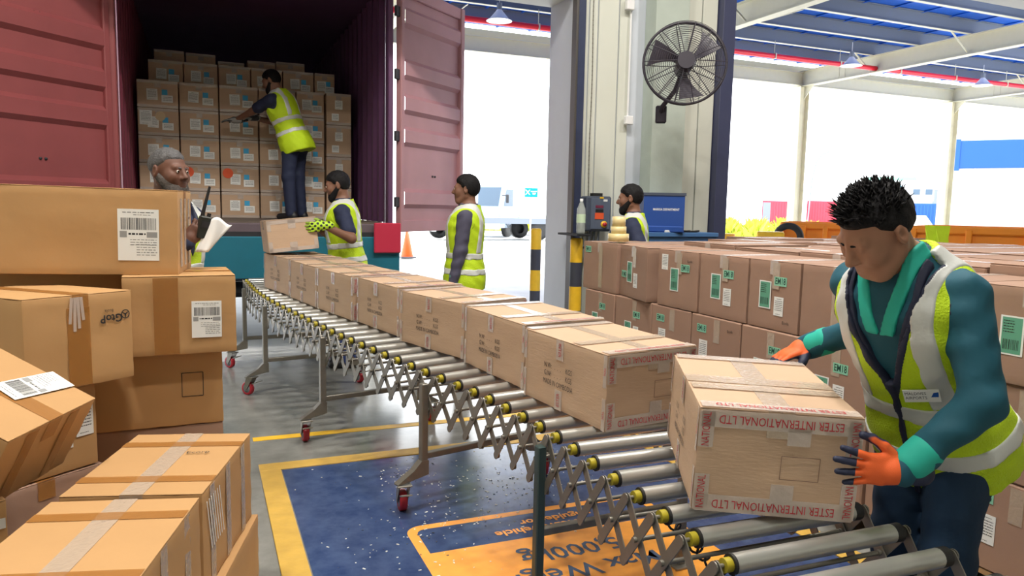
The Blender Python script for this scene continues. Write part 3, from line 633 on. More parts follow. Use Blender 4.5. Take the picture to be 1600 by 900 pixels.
bar_me = bar_mesh(barL).mesh('scissor_bar'); bar_me.materials.append(STEEL_D)
piv_me = MB().cyl((0, -.016, 0), (0, .016, 0), .009, n=10).mesh('pivot'); piv_me.materials.append(STEEL_D)
rod_me = MB().cyl((-HW, 0, 0), (HW, 0, 0), .007, n=8).mesh('cross_rod'); rod_me.materials.append(STEEL_D)
def frame_m(o_, xa, ya, za):
    M = Matrix((xa, ya, za)).transposed().to_4x4(); M.translation = o_; return M
S_END = seg[-1]-.02; NR = int(S_END/PIT); stations = [cpath(.05+i*PIT) for i in range(NR)]
for i, (p, f, r) in enumerate(stations):
    c = p-crl-Vector((0, 0, RR)); up = Vector((0, 0, 1))
    ro = inst('roller', roller_me, conv, frame_m(c, r, f, up)); inst('axle', axle_me, ro, Matrix.Identity(4))
    inst('bearing_cap', cap_me, ro, Matrix.Translation((-HW+.025, 0, 0)) @ Matrix.Rotation(0, 4, 'Z')); inst('bearing_cap', dcap_me, ro, Matrix.Translation((HW-.025, 0, 0)) @ Matrix.Rotation(PI, 4, 'Z'))
    if i < NR-1:
        q, f2, r2 = stations[i+1]; c2 = q-crl-Vector((0, 0, RR)); dz = Vector((0, 0, -.19))
        for sd_ in (-1, 1):
            A, B = c+r*(HW*sd_), c2+r2*(HW*sd_)
            for k, (a, bb, off) in enumerate(((A, B+dz, .004), (B, A+dz, -.004))):
                u = (bb-a); n_ = Vector((r.x*sd_, r.y*sd_, 0)); un = u.normalized(); o_ = a+n_*(off+.012)
                inst('scissor_bar', bar_me, conv, frame_m(o_, un, n_.cross(un).cross(un)*0+n_, un.cross(n_)))
            inst('pivot', piv_me, conv, frame_m((A+B)/2+dz/2+Vector((r.x, r.y, 0))*sd_*.012, f, r, up))
        inst('cross_rod', rod_me, conv, frame_m((c+c2)/2+dz/2, r, f, up))
# legs, each with a castor
def castor(parent, p, yaw):
    "swivel castor whose wheel touches z=0 below p"
    c = bpy.data.objects.new('castor', None); link(c, parent); c.location = p; c.rotation_euler = (0, 0, yaw)
    MB().box((0, 0, .140), (.075, .07, .008), bev=.002).build('swivel_plate', STEEL_D, c)
    q = MB(); q.prism([(-.03, .135), (.03, .135), (.052, .05), (.03, .04)], .022, .027, lambda u, v, h: (u, h, v)); q.prism([(-.03, .135), (.03, .135), (.052, .05), (.03, .04)], -.027, -.022, lambda u, v, h: (u, h, v)); q.build('fork', STEEL_D, c)
    MB().lathe([(.034, -.017), (.047, -.018), (.051, -.011), (.051, .011), (.047, .018), (.034, .017), (.034, -.017)], c=(.035, 0, .051), n=24, M=Matrix.Rotation(PI/2, 3, 'X')).build('wheel', RED_WHEEL, c)
    MB().lathe([(0, -.019), (.034, -.016), (.034, .016), (0, .019)], c=(.035, 0, .051), n=20, M=Matrix.Rotation(PI/2, 3, 'X')).build('hub', GREY_HUB, c)
    MB().box((-.055, 0, .105), (.06, .05, .006), Matrix.Rotation(.35, 3, 'Y')).build('brake_pedal', STEEL_D, c)
    return c
def arc_at_y(y): return float(np.interp(y, path[:, 1], seg))
for ly in (.55, 2.40, 3.42, 4.62, 5.88, 6.86):
    p, f, r = cpath(arc_at_y(ly)); top = p.z-.055; ends = []
    for sd_ in (-1, 1):
        g = Vector((p.x, p.y, 0))+r*((HW+.028)*sd_)-crl
        yaw = math.atan2(r.y*sd_, r.x*sd_)
        R3 = Matrix.Rotation(yaw, 3, 'Z')
        low = ly == 2.40; zb_ = .012 if low else .19
        MB().box((g.x, g.y, (top+zb_)/2), (.035, .035, top-zb_), R3, bev=.004).build('leg', mat('green_grey_leg', S(74, 92, 92), .45, .6) if low and sd_ < 0 else STEEL_D, conv)
        if low: MB().box((g.x, g.y, .009), (.09, .09, .010), R3, bev=.002).build('foot_plate', STEEL_D, conv); ends.append(g); continue
        out = Vector((math.cos(yaw), math.sin(yaw), 0)); gc = g+out*.105
        b = MB(); b.prism([(-.02, .17), (.145, .142), (.145, .149), (.06, .20), (.018, .24), (-.02, .24)], -.02, .02, lambda u, v, h: g+out*u+Vector((-out.y, out.x, 0))*h+Vector((0, 0, v))); b.build('foot_bracket', STEEL_D, conv)
        castor(conv, (gc.x, gc.y, 0), yaw+random.uniform(.9, 2.4)*sd_)
        ends.append(g)
    u = (ends[1]-ends[0]); yaw = math.atan2(u.y, u.x)
    MB().box(((ends[0]+ends[1])/2+Vector((0, 0, .26))), (u.length, .03, .03), Matrix.Rotation(yaw, 3, 'Z'), bev=.003).build('leg_brace', STEEL_D, conv)
# a coiled spring cable hanging under the near rollers
b = MB(); pts = []
A = cpath(arc_at_y(1.9))[0]-crl+Vector((-.10, 0, -.16)); B_ = cpath(arc_at_y(1.25))[0]-crl+Vector((-.08, 0, -.2))
for i in range(220): t = i/219; pts.append(A.lerp(B_, t)+Vector((.016*math.cos(t*110), 0, .016*math.sin(t*110)-.03*math.sin(t*PI))))
b.tube(pts, .004, n=5); b.build('spring_cable', BLACK_R, conv)
b = MB(); b.tube([B_, B_+Vector((.15, .05, -.06)), B_+Vector((.32, -.05, -.02)), B_+Vector((.5, -.05, -.05))], .009, n=8); b.build('cable', BLACK_R, conv)

# ================================================================== cartons on the conveyor (printed tape)
CD = (.436, .562, .288)
BOXES = [(1.509, 2.605, .145), (1.453, 3.226, .149), (1.316, 3.869, .359), (1.175, 4.495, .249), (1.010, 5.072, .262), (.877, 5.634, .219), (.743, 6.255, .269)]
WHICH = ['carton on the conveyor nearest to the one being held', 'second carton on the conveyor counting from the held one', 'third carton on the conveyor counting from the held one, askew', 'fourth carton on the conveyor counting from the held one', 'fifth carton on the conveyor, with a gap showing its dark end', 'sixth carton on the conveyor, next to last before the container', 'last carton on the conveyor, under the one being lifted off']
TXT = 'ESTER INTERNATIONAL LTD'
def printed_tape(o, d, face, u, v, w_, h_, s_=None, size=.03, rot=0., trot=0., xs=1.):
    decal(o, d, face, u, v, w_, h_, TAPE_WHITE, 'printed_tape', rot, .0022, s_, size, RED_INK, trot, xs)
def ester(o, d, near):
    W, L, H = d
    # end face towards the near end (-y) with edge tapes and upside-down red lettering
    printed_tape(o, d, '-y', 0, H/2-.024, W-.01, .048, TXT if near else None, .034, 0, PI, .74); printed_tape(o, d, '-y', 0, -H/2+.024, W-.01, .048, TXT if near else None, .034, 0, PI, .74)
    for sx in (-1, 1):
        for sv in (-1, 1): printed_tape(o, d, '-y', sx*(W/2-.02), sv*(H/2-.055), .04, .10, 'NATIONAL', .030, 0, PI/2*(1 if sx < 0 else -1), .62)
    printed_tape(o, d, '-y', .02, -H/2+.055, .06, .07); printed_tape(o, d, '-y', .05, H/2-.06, .06, .05)
    ink_frame(o, d, '-y', .06, -.005, .10, .065, PAPER_GREY if 0 else mat('faint_ink', S(120, 92, 78), .7), .0016)
    # long side face
    for sv, s_ in ((1, 'INTER'), (-1, 'ESTER')): printed_tape(o, d, '-x', -.02, sv*(H/2-.04), .05, .08, s_, .026, 0, PI/2*(-1 if sv > 0 else 1), .8)
    for sx in (-1, 1):
        for sv in (-1, 1): printed_tape(o, d, '-x', sx*(L/2-.010), sv*(H/2-.06), .020, .12, 'NAL', .016, 0, PI/2, 1)
    for s_, u, v in (('N.W:', -.10, .025), ('KGS', .045, .025), ('G.W:', -.10, -.008), ('KGS', .045, -.008), ('MADE IN CAMBODIA', -.028, -.042)):
        lettering(o, d, '-x', u+.0, v, s_, .030, BLACK_INK, 0, .0026, .72 if len(s_) > 5 else .8)
    for u in (-.05, -.03, -.01):
        for v in (.025, -.008): lettering(o, d, '-x', u, v, '.', .03, BLACK_INK)
    W2 = W
    inst('printed_tape', plate(W-.01, .055, TAPE), o, face_m(d, '+z', 0, -.08, 0, .0070)); 
    for v in (-L/2+.024, L/2-.024): inst('printed_tape', plate(W-.01, .048, TAPE_WHITE), o, face_m(d, '+z', 0, v, 0, .0072))
    lettering(o, d, '+z', 0, -L/2+.024, TXT, .030, RED_INK, PI, .0088, .88)
D2 = (CD[0], CD[1], CD[2]-.006)
pt = math.atan(.025)
for i, (x, y, yaw) in enumerate(BOXES):
    o = carton(CD, (x, y, RZ(y)+CD[2]/2+.0015), (yaw, pt, 0), K_TAN, 'light brown taped export '+WHICH[i], 'cartons printed made in Cambodia', fine=1, seed=i, flaps='y')
    ester(o, D2, i < 3)
HELD = carton((.424, .568, .292), (1.53, 1.748, .797), (-.484, .051, .032), K_TAN, 'light brown carton with red printed tape held by the worker in green sleeves', 'cartons printed made in Cambodia', fine=1, seed=21, flaps='y', cross=True, tapew=.07)
ester(HELD, (.424, .568, .286), True)

# ================================================================== cartons stacked beside the camera
def lcarton(name, dims, loc, rot, label, flaps='x', seed=1, tape=TAPE_BROWN, m_=K_WARM):
    return carton(dims, loc, rot, m_, label, 'large brown cartons stacked beside the container', fine=1, seed=seed, flaps=flaps, tape=tape, tapew=.065)
A_ = lcarton('A', (1.10, .415, .380), (-.628, 3.895, 1.3165), (-.113, .002, .016), 'long brown carton lying on top of the stack beside the grey-haired man', 'x', 3)
dA = (1.10, .415, .374)
sticker(A_, dA, '-y', .55-.16, -.01, 'ship', .165, .225, 0, 5); decal(A_, dA, '-y', -.22, 0, .12, .365, TAPE_BROWN, 'tape')
for v in (-.12, 0, .12): decal(A_, dA, '+x', v, 0, .05, .31, TAPE_WHITE, 'tape')
C_ = lcarton('C', (.46, .45, .355), (-.114, 3.80, .945), (.06, 0, 0), 'brown carton with a barcode label right under the long carton', 'x', 4); dC = (.46, .45, .349)
sticker(C_, dC, '-y', .105, -.02, 'ship', .125, .165, -.01, 9); decal(C_, dC, '-y', -.06, 0, .10, .34, TAPE_BROWN, 'tape')
Dd = lcarton('D', (.54, .45, .345), (-.213, 3.883, .5915), (.045, 0, 0), 'brown carton with a printed square outline, below the barcode carton', 'x', 5); ink_frame(Dd, (.54, .45, .339), '-y', .14, .02, .09, .11)
for i, z in enumerate((.4175-.1725, .0)):
    pass
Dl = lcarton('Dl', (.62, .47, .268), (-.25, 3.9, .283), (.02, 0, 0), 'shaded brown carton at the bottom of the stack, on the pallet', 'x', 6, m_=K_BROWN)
for zz, hh_, lab in ((.945, .355, 'brown carton under the far end of the long carton, behind the logo carton'), (.5915, .345, 'brown carton second from the bottom behind the logo carton'), (.283, .268, 'brown carton on the pallet behind the logo carton')):
    lcarton('C2', (.5, .25, hh_), ({.945: -.60, .5915: -.745, .283: -.82}[zz], 4.015, zz), (0, 0, 0), lab, 'x', 5)
B_ = lcarton('B', (.432, .58, .358), (-.631, 3.538-.10, .905), (.717, -.02, .01), 'brown carton with peeling white tape and an upside-down round logo', 'y', 7); dB = (.432, .58, .352)
lettering(B_, dB, '-y', .125, .075, 'GtoP', .045, BLACK_INK, PI, .003, 1, .001); decal(B_, dB, '-y', -.01, -.02, .09, .30, TAPE_BROWN, 'tape')
b = MB()
for i in range(14): a0, a1 = 2*PI*i/14, 2*PI*(i+1)/14; b.quad(*[(r_*math.cos(a), r_*math.sin(a), 0) for r_, a in ((.019, a0), (.019, a1), (.015, a1), (.015, a0))])
for a in (.5, 2.6, 4.7): b.quad((.003*math.cos(a+1.57), .003*math.sin(a+1.57), 0), (.003*math.cos(a-1.57), .003*math.sin(a-1.57), 0), (.016*math.cos(a), .016*math.sin(a), 0), (.014*math.cos(a+.2), .014*math.sin(a+.2), 0))
q = b.build('round_logo', BLACK_INK, B_, fix=False); q.matrix_local = face_m(dB, '-y', .185, .085, 0, .003)
lettering(B_, dB, '-y', .115, .105, 'Ecola', .018, BLACK_INK, PI, .003)
for i, (u, h_) in enumerate(((-.03, .10), (-.015, .13), (0, .12), (.015, .09))): decal(B_, dB, '-y', u-.01, .12-h_/2+.05, .012, h_, TAPE_WHITE, 'peeling_tape', .06*i-.1, .003)
ink_frame(B_, dB, '-x', -.12, -.09, .10, .11)
Bl = lcarton('Bl', (.44, .58, .33), (-.77, 3.40, .557), (.70, 0, 0), 'brown carton with a white list label under the carton with the round logo', 'y', 8); dG = (.44, .58, .324)
sticker(Bl, dG, '-y', .17, .03, 'list', .07, .13, 0, 3); sticker(Bl, dG, '-y', .08, .0, 'ship', .08, .14, 0, 4); lettering(Bl, dG, '-y', -.02, -.09, 'GtoP', .04, BLACK_INK, PI, .003)
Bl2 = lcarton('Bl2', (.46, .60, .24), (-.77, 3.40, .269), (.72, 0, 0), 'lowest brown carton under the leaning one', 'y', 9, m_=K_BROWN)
F_ = lcarton('F', (.425, .425, .255), (-.645, 2.60, .79), (1.192, .492, -.023), 'brown carton tilted on its edge with a long barcode label on its top', 'y', 12); dF = (.425, .425, .249)
sticker(F_, dF, '+z', .10, -.07, 'ship', .09, .24, 1.4, 12, .008)
for v in (-.1, .1): decal(F_, dF, '-y', v, 0, .05, .24, TAPE_BROWN, 'tape')
F2 = lcarton('F2', (.46, .50, .33), (-.85, 2.54, .435), (.45, 0, 0), 'brown carton with white tape under the tilted one', 'y', 13); decal(F2, (.46, .5, .324), '-y', 0, .1, .45, .03, PAPER, 'tape')
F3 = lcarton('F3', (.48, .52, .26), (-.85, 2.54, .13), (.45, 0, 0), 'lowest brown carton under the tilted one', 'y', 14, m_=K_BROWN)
E1 = lcarton('E1', (.40, .592, .322), (-.131, 2.639, .432), (-.285, .0, .0), 'brown carton with stretched film sides standing next to the yellow frame', 'y', 15, TAPE); dE = (.40, .592, .316)
E2 = lcarton('E2', (.404, .579, .322), (-.300, 2.045, .432), (-.265, 0, 0), 'brown carton with wrinkled film butted against the one by the yellow frame', 'y', 16, TAPE)
for e_ in (E1, E2):
    for v in (-.17, .17): inst('tape', plate(.40, .05, TAPE_BROWN), e_, face_m(dE, '+z', 0, v, 0, .0047))
    for u in (-.2, -.02, .17): decal(e_, dE, '+x', u, 0, .05, .31, TAPE, 'tape')
    for k in range(7): decal(e_, dE, '+x', -.24+k*.022, .04, .005, .17, PAPER, 'film_wrinkle', .25, .003)
lettering(E1, dE, '+z', .08, .07, 'Ecorp', .032, BLACK_INK, .1, .009)
El1 = lcarton('El1', (.42, .60, .27), (-.115, 2.645, .135), (-.27, 0, 0), 'brown carton on the floor under the film-wrapped one by the yellow frame', 'y', 17); El2 = lcarton('El2', (.42, .60, .27), (-.29, 2.03, .135), (-.265, 0, 0), 'brown carton on the floor under the second film-wrapped one', 'y', 18)
def pallet(x, y, w_, l_, h_, rz, label):
    e = empty('pallet', (x, y, 0), rz); tag(e, label, 'pallet', 'wooden pallets'); n = max(4, int(w_/.16))
    for i in range(n): MB().box((-w_/2+w_*(i+.5)/n, 0, h_-.01), (w_/n-.03, l_, .02), bev=.002).build('deck_board', WOOD, e)
    for j in (-1, 0, 1): MB().box((0, j*(l_/2-.06), (h_-.02)/2+.01), (w_, .09, h_-.04), bev=.004).build('stringer', WOOD, e); MB().box((0, j*(l_/2-.06), .01), (w_, .1, .02)).build('bottom_board', WOOD, e)
pallet(-.45, 3.62, 1.15, 1.0, .149, 0, 'wooden pallet under the tall stack of brown cartons'); 
pallet(-.42, 3.02, .46, .40, .149, 0, 'small wooden pallet under the carton with the list label') if 0 else None

# ================================================================== green-label carton stack on pallets
XF = 2.63; EH = .355; Z0 = .15
yb = [4.96, 4.46, 3.95, 3.53, 3.11, 2.74, 2.30, 1.87, 1.45, 1.05]; yb2 = [4.90, 4.46, 4.0, 3.58, 3.14, 2.72, 2.30, 1.88, 1.46, 1.06]
NAMES = ['end carton', 'second carton', 'third carton', 'fourth carton', 'fifth carton', 'sixth carton', 'seventh carton', 'eighth carton', 'last carton']
ROWN = ['bottom', 'middle', 'top']; RS = random.Random(4)
def em_label(o, d, v, u, upside=False):
    decal(o, d, '-x', u, v, .085, .045, MINT_LAB, 'lot_label', PI if upside else 0, .0016, 'EM18', .045, GREEN_INK, 0, .72, .0006)
for row in (0, 1, 2):
    B = yb if row == 2 else yb2
    for i in range(9):
        y1, y0 = B[i], B[i+1]; L = y1-y0-.012; yaw = 0.; dx = RS.uniform(0, .015)
        if row == 2 and i == 1: yaw = -.16; L -= .05
        d = (.45, L, EH-.004)
        o = carton(d, (XF+.225+dx, (y0+y1)/2, Z0+row*EH+EH/2), (yaw, 0, 0), K_BROWN, 'brown EM18 carton, %s of the %s aisle row from the dock wall' % (NAMES[i], ROWN[row]), 'cartons with green lot labels', fine=1 if row == 2 else 0, seed=i % 4, flaps='x' if row == 2 else None, tape=TAPE_WHITE)
        dd = (.45, L, EH-.010 if row == 2 else EH-.004)
        if row == 2 and i == 0: em_label(o, dd, .12, -L/2+.075); decal(o, dd, '-x', .02, 0, .05, .3, TAPE, 'tape'); continue
        j = (i+row) % 4
        decal(o, dd, '-x', L*.05, EH*.28, .05, .13, TAPE, 'tape')
        if row == 2 and i == 5: decal(o, dd, '-x', 0, 0, .05, .34, TAPE, 'tape'); continue
        gu = -.01 if j else .02
        if row == 2 or j in (1, 2):
            sticker(o, dd, '-x', gu-.045, -.0 if row == 2 else -.05, 'green', .085, .14, 0, i); em_label(o, dd, .075 if j != 3 else -.02, gu+.06 if j != 3 else gu-.14, j == 3)
            sticker(o, dd, '-x', gu+(.055 if j != 0 else -.15), -.05 if j else .10, 'list', .065, .095, 0, i)
        else: em_label(o, dd, .10, -L/2+.10); sticker(o, dd, '-x', -L/2+.12, -.02, 'list', .075, .11, 0, i)
        if j == 1: ink_frame(o, dd, '-y', -.05, -.03, .09, .09, mat('faint_ink', S(120, 92, 78), .7), .002)
        if j in (0, 2): lettering(o, dd, '-x', L/2-.08, EH/2-.06 if j == 0 else -EH/2+.05, 'Ecola', .022, BLACK_INK, .1 if j == 0 else 0)
# inner columns: three layers; only the tops show
ORD = ['first', 'second', 'third', 'fourth', 'fifth', 'sixth', 'seventh', 'eighth']
RS = random.Random(9); ci = 0
for ix in range(5):
    x0 = 3.10+ix*.62
    for iy in range(8):
        y0 = 1.05+iy*.55
        if y0+.55 > (4.95 if ix < 2 else 5.6): continue
        hx = RS.uniform(-.012, .03) if (ix, iy) not in ((0, 0), (0, 1), (1, 0), (1, 1)) else .045
        for row in (0, 1, 2):
            h_ = EH+(hx if row == 2 else 0)
            carton((.612, .542, h_-.003), (x0+.31, y0+.275, Z0+row*EH+h_/2), (RS.uniform(-.01, .01) if row == 2 else 0, 0, 0), K_BROWN,
                   ('taped carton atop big stack, %s row behind EM18 aisle cartons, %s from dock wall' % (ORD[ix], ORD[7-iy]) if row == 2 else 'brown carton buried in the big stack behind the EM18 cartons'), 'cartons inside the big pallet stack' if row == 2 else 'cartons buried in the big pallet stack', flaps=RS.choice(('x', 'y')) if row == 2 else None, tape=TAPE_WHITE)
for x in (3.23, 4.44, 5.65):
    for y in (1.56, 2.60, 3.64, 4.68): pallet(x, y, 1.2, 1.02, .149, 0, 'wooden pallet under the stacked EM18 cartons')

# ================================================================== cartons inside the container
RS = random.Random(2); YB = 8.85; cw = CD[0]; chh = CD[2]
def zc_(row): return CZ+chh*(row+.5)
cols = [(aty(a, 320, YB).x, aty(c, 320, YB).x) for a, c in ((219, 283.5), (284.5, 345), (346, 406), (407, 464), (465, 508))]
def ccarton(x0, x1, y, z, h_, kind, row, yaw=0., lab=None):
    d = (x1-x0-.006, .44, h_-.004)
    o = carton(d, ((x0+x1)/2, y+.22, z), (yaw, 0, 0), K_TAN, lab or 'taped brown carton with white slip and blue sticker, stacked in the container', 'cartons stacked in the container', flaps=None)
    W = d[0]; H = d[2]
    for v in (H/2-.016, -H/2+.016): decal(o, d, '-y', 0, v, W-.004, .030, TAPE_WHITE, 'tape')
    decal(o, d, '-y', 0, H/2-.05, .06, .05, TAPE_WHITE, 'tape')
    if kind != 'plain':
        if kind == 'tall': sticker(o, d, '-y', .0, .05, 'list', .085, .10, 0, row); sticker(o, d, '-y', -.04, -.09, 'slip', .08, .08, 0, row); return o
        sticker(o, d, '-y', -W*.13+RS.uniform(-.01, .01), -.005, 'list', .105, .115, RS.uniform(-.05, .05), row % 3)
        sticker(o, d, '-y', W*.23, -.045, 'slip', .11, .075, 0, row % 3); decal(o, d, '-y', W*.17, .022, .055, .055, BLUE_LAB, 'blue_sticker')
        if kind == 'dot':
            q = MB(); q.cyl((0, 0, 0), (0, 0, .001), .055, n=24); s_ = q.build('orange_dot', ORANGE_LAB, o); s_.matrix_local = face_m(d, '-y', -W*.32, .06, 0, .003)
    return o
for ci, (x0, x1) in enumerate(cols):
    for row in range(5):
        kd = 'dot' if (row == 1 and ci in (1, 2)) else 'std'
        lab = 'taped carton with orange dot, %s column from the upright narrow cartons' % ORD[4-ci] if kd == 'dot' else ('taped brown carton with a large sheet and beige disc, in the outermost container column' if (ci == 0 and row == 3) else 'taped carton with blue sticker, %s up from the deck, %s column from upright narrow cartons' % (ORD[row], ORD[4-ci]))
        o = ccarton(x0, x1, YB+RS.uniform(0, .02), zc_(row), chh, kd, row, 0, lab)
        if ci == 0 and row == 3:
            d = (x1-x0-.006, .44, chh-.004); sticker(o, d, '-y', -.12, .04, 'list', .12, .15, 0, 2, .004); q = MB(); q.cyl((0, 0, 0), (0, 0, .001), .05, n=24); s_ = q.build('beige_disc', mat('beige_disc', S(205, 180, 145), .7), o); s_.matrix_local = face_m(d, '-y', .02, .06, 0, .004)
xr0, xr1 = aty(510, 320, YB).x, aty(549, 320, YB).x
for row, hh_ in enumerate((.36, .36, .36, .36)):
    ccarton(xr0, xr1, YB-.02, CZ+.36*(row+.5), .36, 'tall', row, 0, 'narrow upright carton against the container side wall, %s up from the deck' % ORD[row])
zt5 = CZ+chh*5
for i, (a, c) in enumerate(((231, 286), (287, 340), (341, 391), (392, 441), (442, 490), (491, 523))):
    Yt = YB+.46; x0, x1 = aty(a, 110, Yt).x, aty(c, 110, Yt).x
    for row in range(5): ccarton(x0, x1, Yt+.002, zc_(row), chh, 'plain', row, 0, 'taped brown carton in the second tier behind the container stack front')
    ccarton(x0, x1, Yt, zt5+chh/2, chh, 'std', i, 0, 'taped carton in the set-back top row, %s counting from above the upright narrow cartons' % ORD[5-i])
for i, (a, c, tp) in enumerate(((240, 288, 78), (290, 337, 84), (340, 382, 97), (386, 430, 96), (431, 476, 98))):
    Yt = YB+.95; x0, x1 = aty(a, 90, Yt).x, aty(c, 90, Yt).x; zt_ = aty((a+c)/2, tp, Yt).z; nrow = 6; hh_ = (zt_-CZ)/nrow
    for row in range(nrow): ccarton(x0, x1, Yt, CZ+hh_*(row+.5), hh_, 'plain', row, 0, 'topmost carton of the rear tier, %s counting from the upright cartons side' % ORD[4-i] if row == nrow-1 else 'taped brown carton low in the rear tier inside the container')

# ================================================================== things by the wall
def fan():
    c = atd(1070, 99, 6.55); e = empty('wall_fan', (c.x, c.y, c.z), facing(1070)+.12); tag(e, 'large black caged fan mounted on the concrete pilaster', 'fan')
    R_ = .36; tl = Matrix.Rotation(-.10, 4, 'X')
    def rx(p): return tl @ Vector(p)
    for k, yy in enumerate((-.10, .10)):
        b = MB()
        for j in range(16):
            rr = R_*(.25+.75*j/15); yk = yy*math.sqrt(max(0, 1-(rr/R_)**2*.75)); b.tube([rx((rr*math.cos(t), yk, rr*math.sin(t))) for t in [2*PI*i/40 for i in range(41)]], .0022, n=4)
        b.build('cage_rings', FAN_BLK, e)
        for i in range(14):
            t = 2*PI*i/14; o = MB().tube([rx((rr*math.cos(t), yy*math.sqrt(max(0, 1-(rr/R_)**2*.75)), rr*math.sin(t))) for rr in (.07, .18, .28, R_)], .004, n=5).build('cage_spoke', FAN_BLK, e)
    MB().tube([rx((R_*math.cos(t), 0, R_*math.sin(t))) for t in [2*PI*i/60 for i in range(61)]], .012, n=6).build('cage_rim', FAN_BLK, e)
    MB().cyl(rx((0, -.115, 0)), rx((0, -.06, 0)), .075, .09, n=24).build('hub_cover', FAN_BLK, e); MB().cyl(rx((0, -.02, 0)), rx((0, .2, 0)), .075, n=20).build('motor', FAN_BLK, e)
    for i in range(3):
        b = MB(); t0 = 2*PI*i/3+.5; vs = []
        for j in range(9):
            rr = .06+.27*j/8
            for s_ in (-1, 1):
                a = t0+s_*.36*(.7+.3*j/8)+.25*j/8; vs.append(rx((rr*math.cos(a), .035*s_, rr*math.sin(a))))
        b.add(vs, [(2*j, 2*j+1, 2*j+3, 2*j+2) for j in range(8)], 0, True); b.build('blade', mat('fan_blade', S(70, 66, 78), .4), e, fix=False)
    p = rx((0, .18, -.02)); pw = Vector((-.16, .36, -.40)); MB().tube([p, p+Vector((-.05, .06, -.16)), pw+Vector((0, -.06, .06)), pw], .022, n=8).build('bracket_arm', FAN_BLK, e)
    MB().box(pw, (.10, .07, .16), bev=.01).build('wall_plate', FAN_BLK, e)
    return e
fan()
def wallbox():
    c = aty(931, 334, WY-.14); e = empty('control_panel', (c.x, WY-.06, c.z), -.12); tag(e, 'grey wall control panel with red and yellow emergency knob', 'control panel')
    MB().box((0, -.09, 0), (.26, .18, .34), bev=.015).build('case', CTRL, e); MB().box((.015, -.185, .0), (.20, .012, .30), bev=.005).build('front_plate', mat('ctrl_front', S(88, 98, 118), .4), e)
    MB().box((0, -.10, .185), (.10, .08, .03)).build('hinge_cap', BLACK_R, e)
    MB().box((.0, -.193, .07), (.08, .006, .025)).build('display', mat('maroon_display', S(120, 40, 70), .3), e); MB().box((.0, -.193, .03), (.08, .006, .03)).build('keypad', BLACK_R, e)
    MB().box((.0, -.194, -.02), (.09, .006, .06)).build('orange_sticker', ORANGE_LAB, e); MB().box((.06, -.193, .13), (.04, .005, .02)).build('white_sticker', PAPER, e); MB().box((.02, -.193, .155), (.04, .005, .016)).build('yellow_sticker', YEL, e)
    MB().lathe([(.032, 0), (.032, .012), (0, .012)], c=(.05, -.19, -.10), n=20, M=Matrix.Rotation(PI/2, 3, 'X')).build('knob_plate', YEL, e); MB().lathe([(.018, .012), (.02, .035), (0, .038)], c=(.05, -.19, -.10), n=18, M=Matrix.Rotation(PI/2, 3, 'X')).build('emergency_knob', RED_WHEEL, e)
    for k in range(3): MB().tube([(-.05+.045*k, -.09, -.17), (-.06+.045*k, -.10, -.26), (-.12+.03*k, -.10, -.32), (-.2+.02*k, -.08, -.34)], .013, n=8).build('cable', GREYP, e)
wallbox()
c = aty(908, 338, WY-.35); e = empty('bottle', (c.x, c.y, c.z)); tag(e, 'clear plastic water bottle beside the control panel', 'bottle')
MB().lathe([(0, -.16), (.040, -.16), (.042, -.14), (.042, .03), (.04, .07), (.016, .13), (.013, .15), (0, .15)], n=22).build('body', BOTTLE, e); MB().lathe([(.015, .14), (.015, .165), (0, .165)], n=16).build('cap', PWHITE, e); MB().lathe([(.043, -.06), (.043, .02)], n=22).build('paper_label', mat('label_green', S(200, 220, 190), .5), e)
sh = MB().box((c.x, WY-.21, c.z-.175), (.14, .42, .02), bev=.003).build('bracket_shelf', BLACK_R); tag(sh, 'small dark shelf on the wall holding the water bottle', 'shelf')
# blue table with printer
pt0 = aty(1036, 362, 6.1); pt1 = aty(1094, 366, 6.1); tz = pt0.z; xm = (pt0.x+pt1.x)/2-.2; wdt = pt1.x-pt0.x+.45
tb = empty('work_table', (xm, 6.12, 0)); tag(tb, 'blue steel work table standing against the wall', 'table')
MB().box((0, 0, tz-.02), (wdt, .55, .04), bev=.004).build('table_top', TABLE_BLUE, tb); MB().box((0, -.24, tz-.075), (wdt, .03, .07)).build('apron_rail', TABLE_BLUE, tb)
for sx in (-1, .35, 1):
    for sy in (-1, 1): MB().box((sx*(wdt/2-.04), sy*.23, (tz-.04)/2), (.045, .045, tz-.04), bev=.003).build('leg', TABLE_BLUE, tb)
pm = aty(1037, 330, 6.05); e = empty('label_printer', (pm.x, 6.1, tz)); e.rotation_euler = (0, 0, -.45); tag(e, 'dark blue desktop printer with sloped lid on the blue table', 'printer')
hh_ = aty(1037, 306, 6.05).z-tz
MB().prism([(-.24, 0), (.24, 0), (.24, hh_*.72), (.05, hh_), (-.24, hh_)], -.19, .19, lambda u, v, h: (h, u*.9, v)).build('case', MACH_BLUE, e)
b = MB(); b.prism([(-.25, hh_), (.04, hh_), (.06, hh_+.02), (-.25, hh_+.025)], -.2, .2, lambda u, v, h: (h, u*.9, v)); b.build('lid', CTRL, e)
b = MB(); b.prism([(-.18, hh_+.024), (0, hh_+.021), (0, hh_+.024), (-.18, hh_+.027)], -.12, .12, lambda u, v, h: (h, u*.9, v)); b.build('lid_window', GLASS_B, e)
MB().box((0, -.225, .03), (.36, .03, .06), bev=.01).build('base_trim', MACH_BLUE, e)
inst('lettering', text_mesh('MARKIA DEPARTMENT', .030, PWHITE, .8, .0006), e, Matrix.Translation((.02, -.2175, hh_*.62)) @ Matrix.Rotation(PI/2, 4, 'X'))
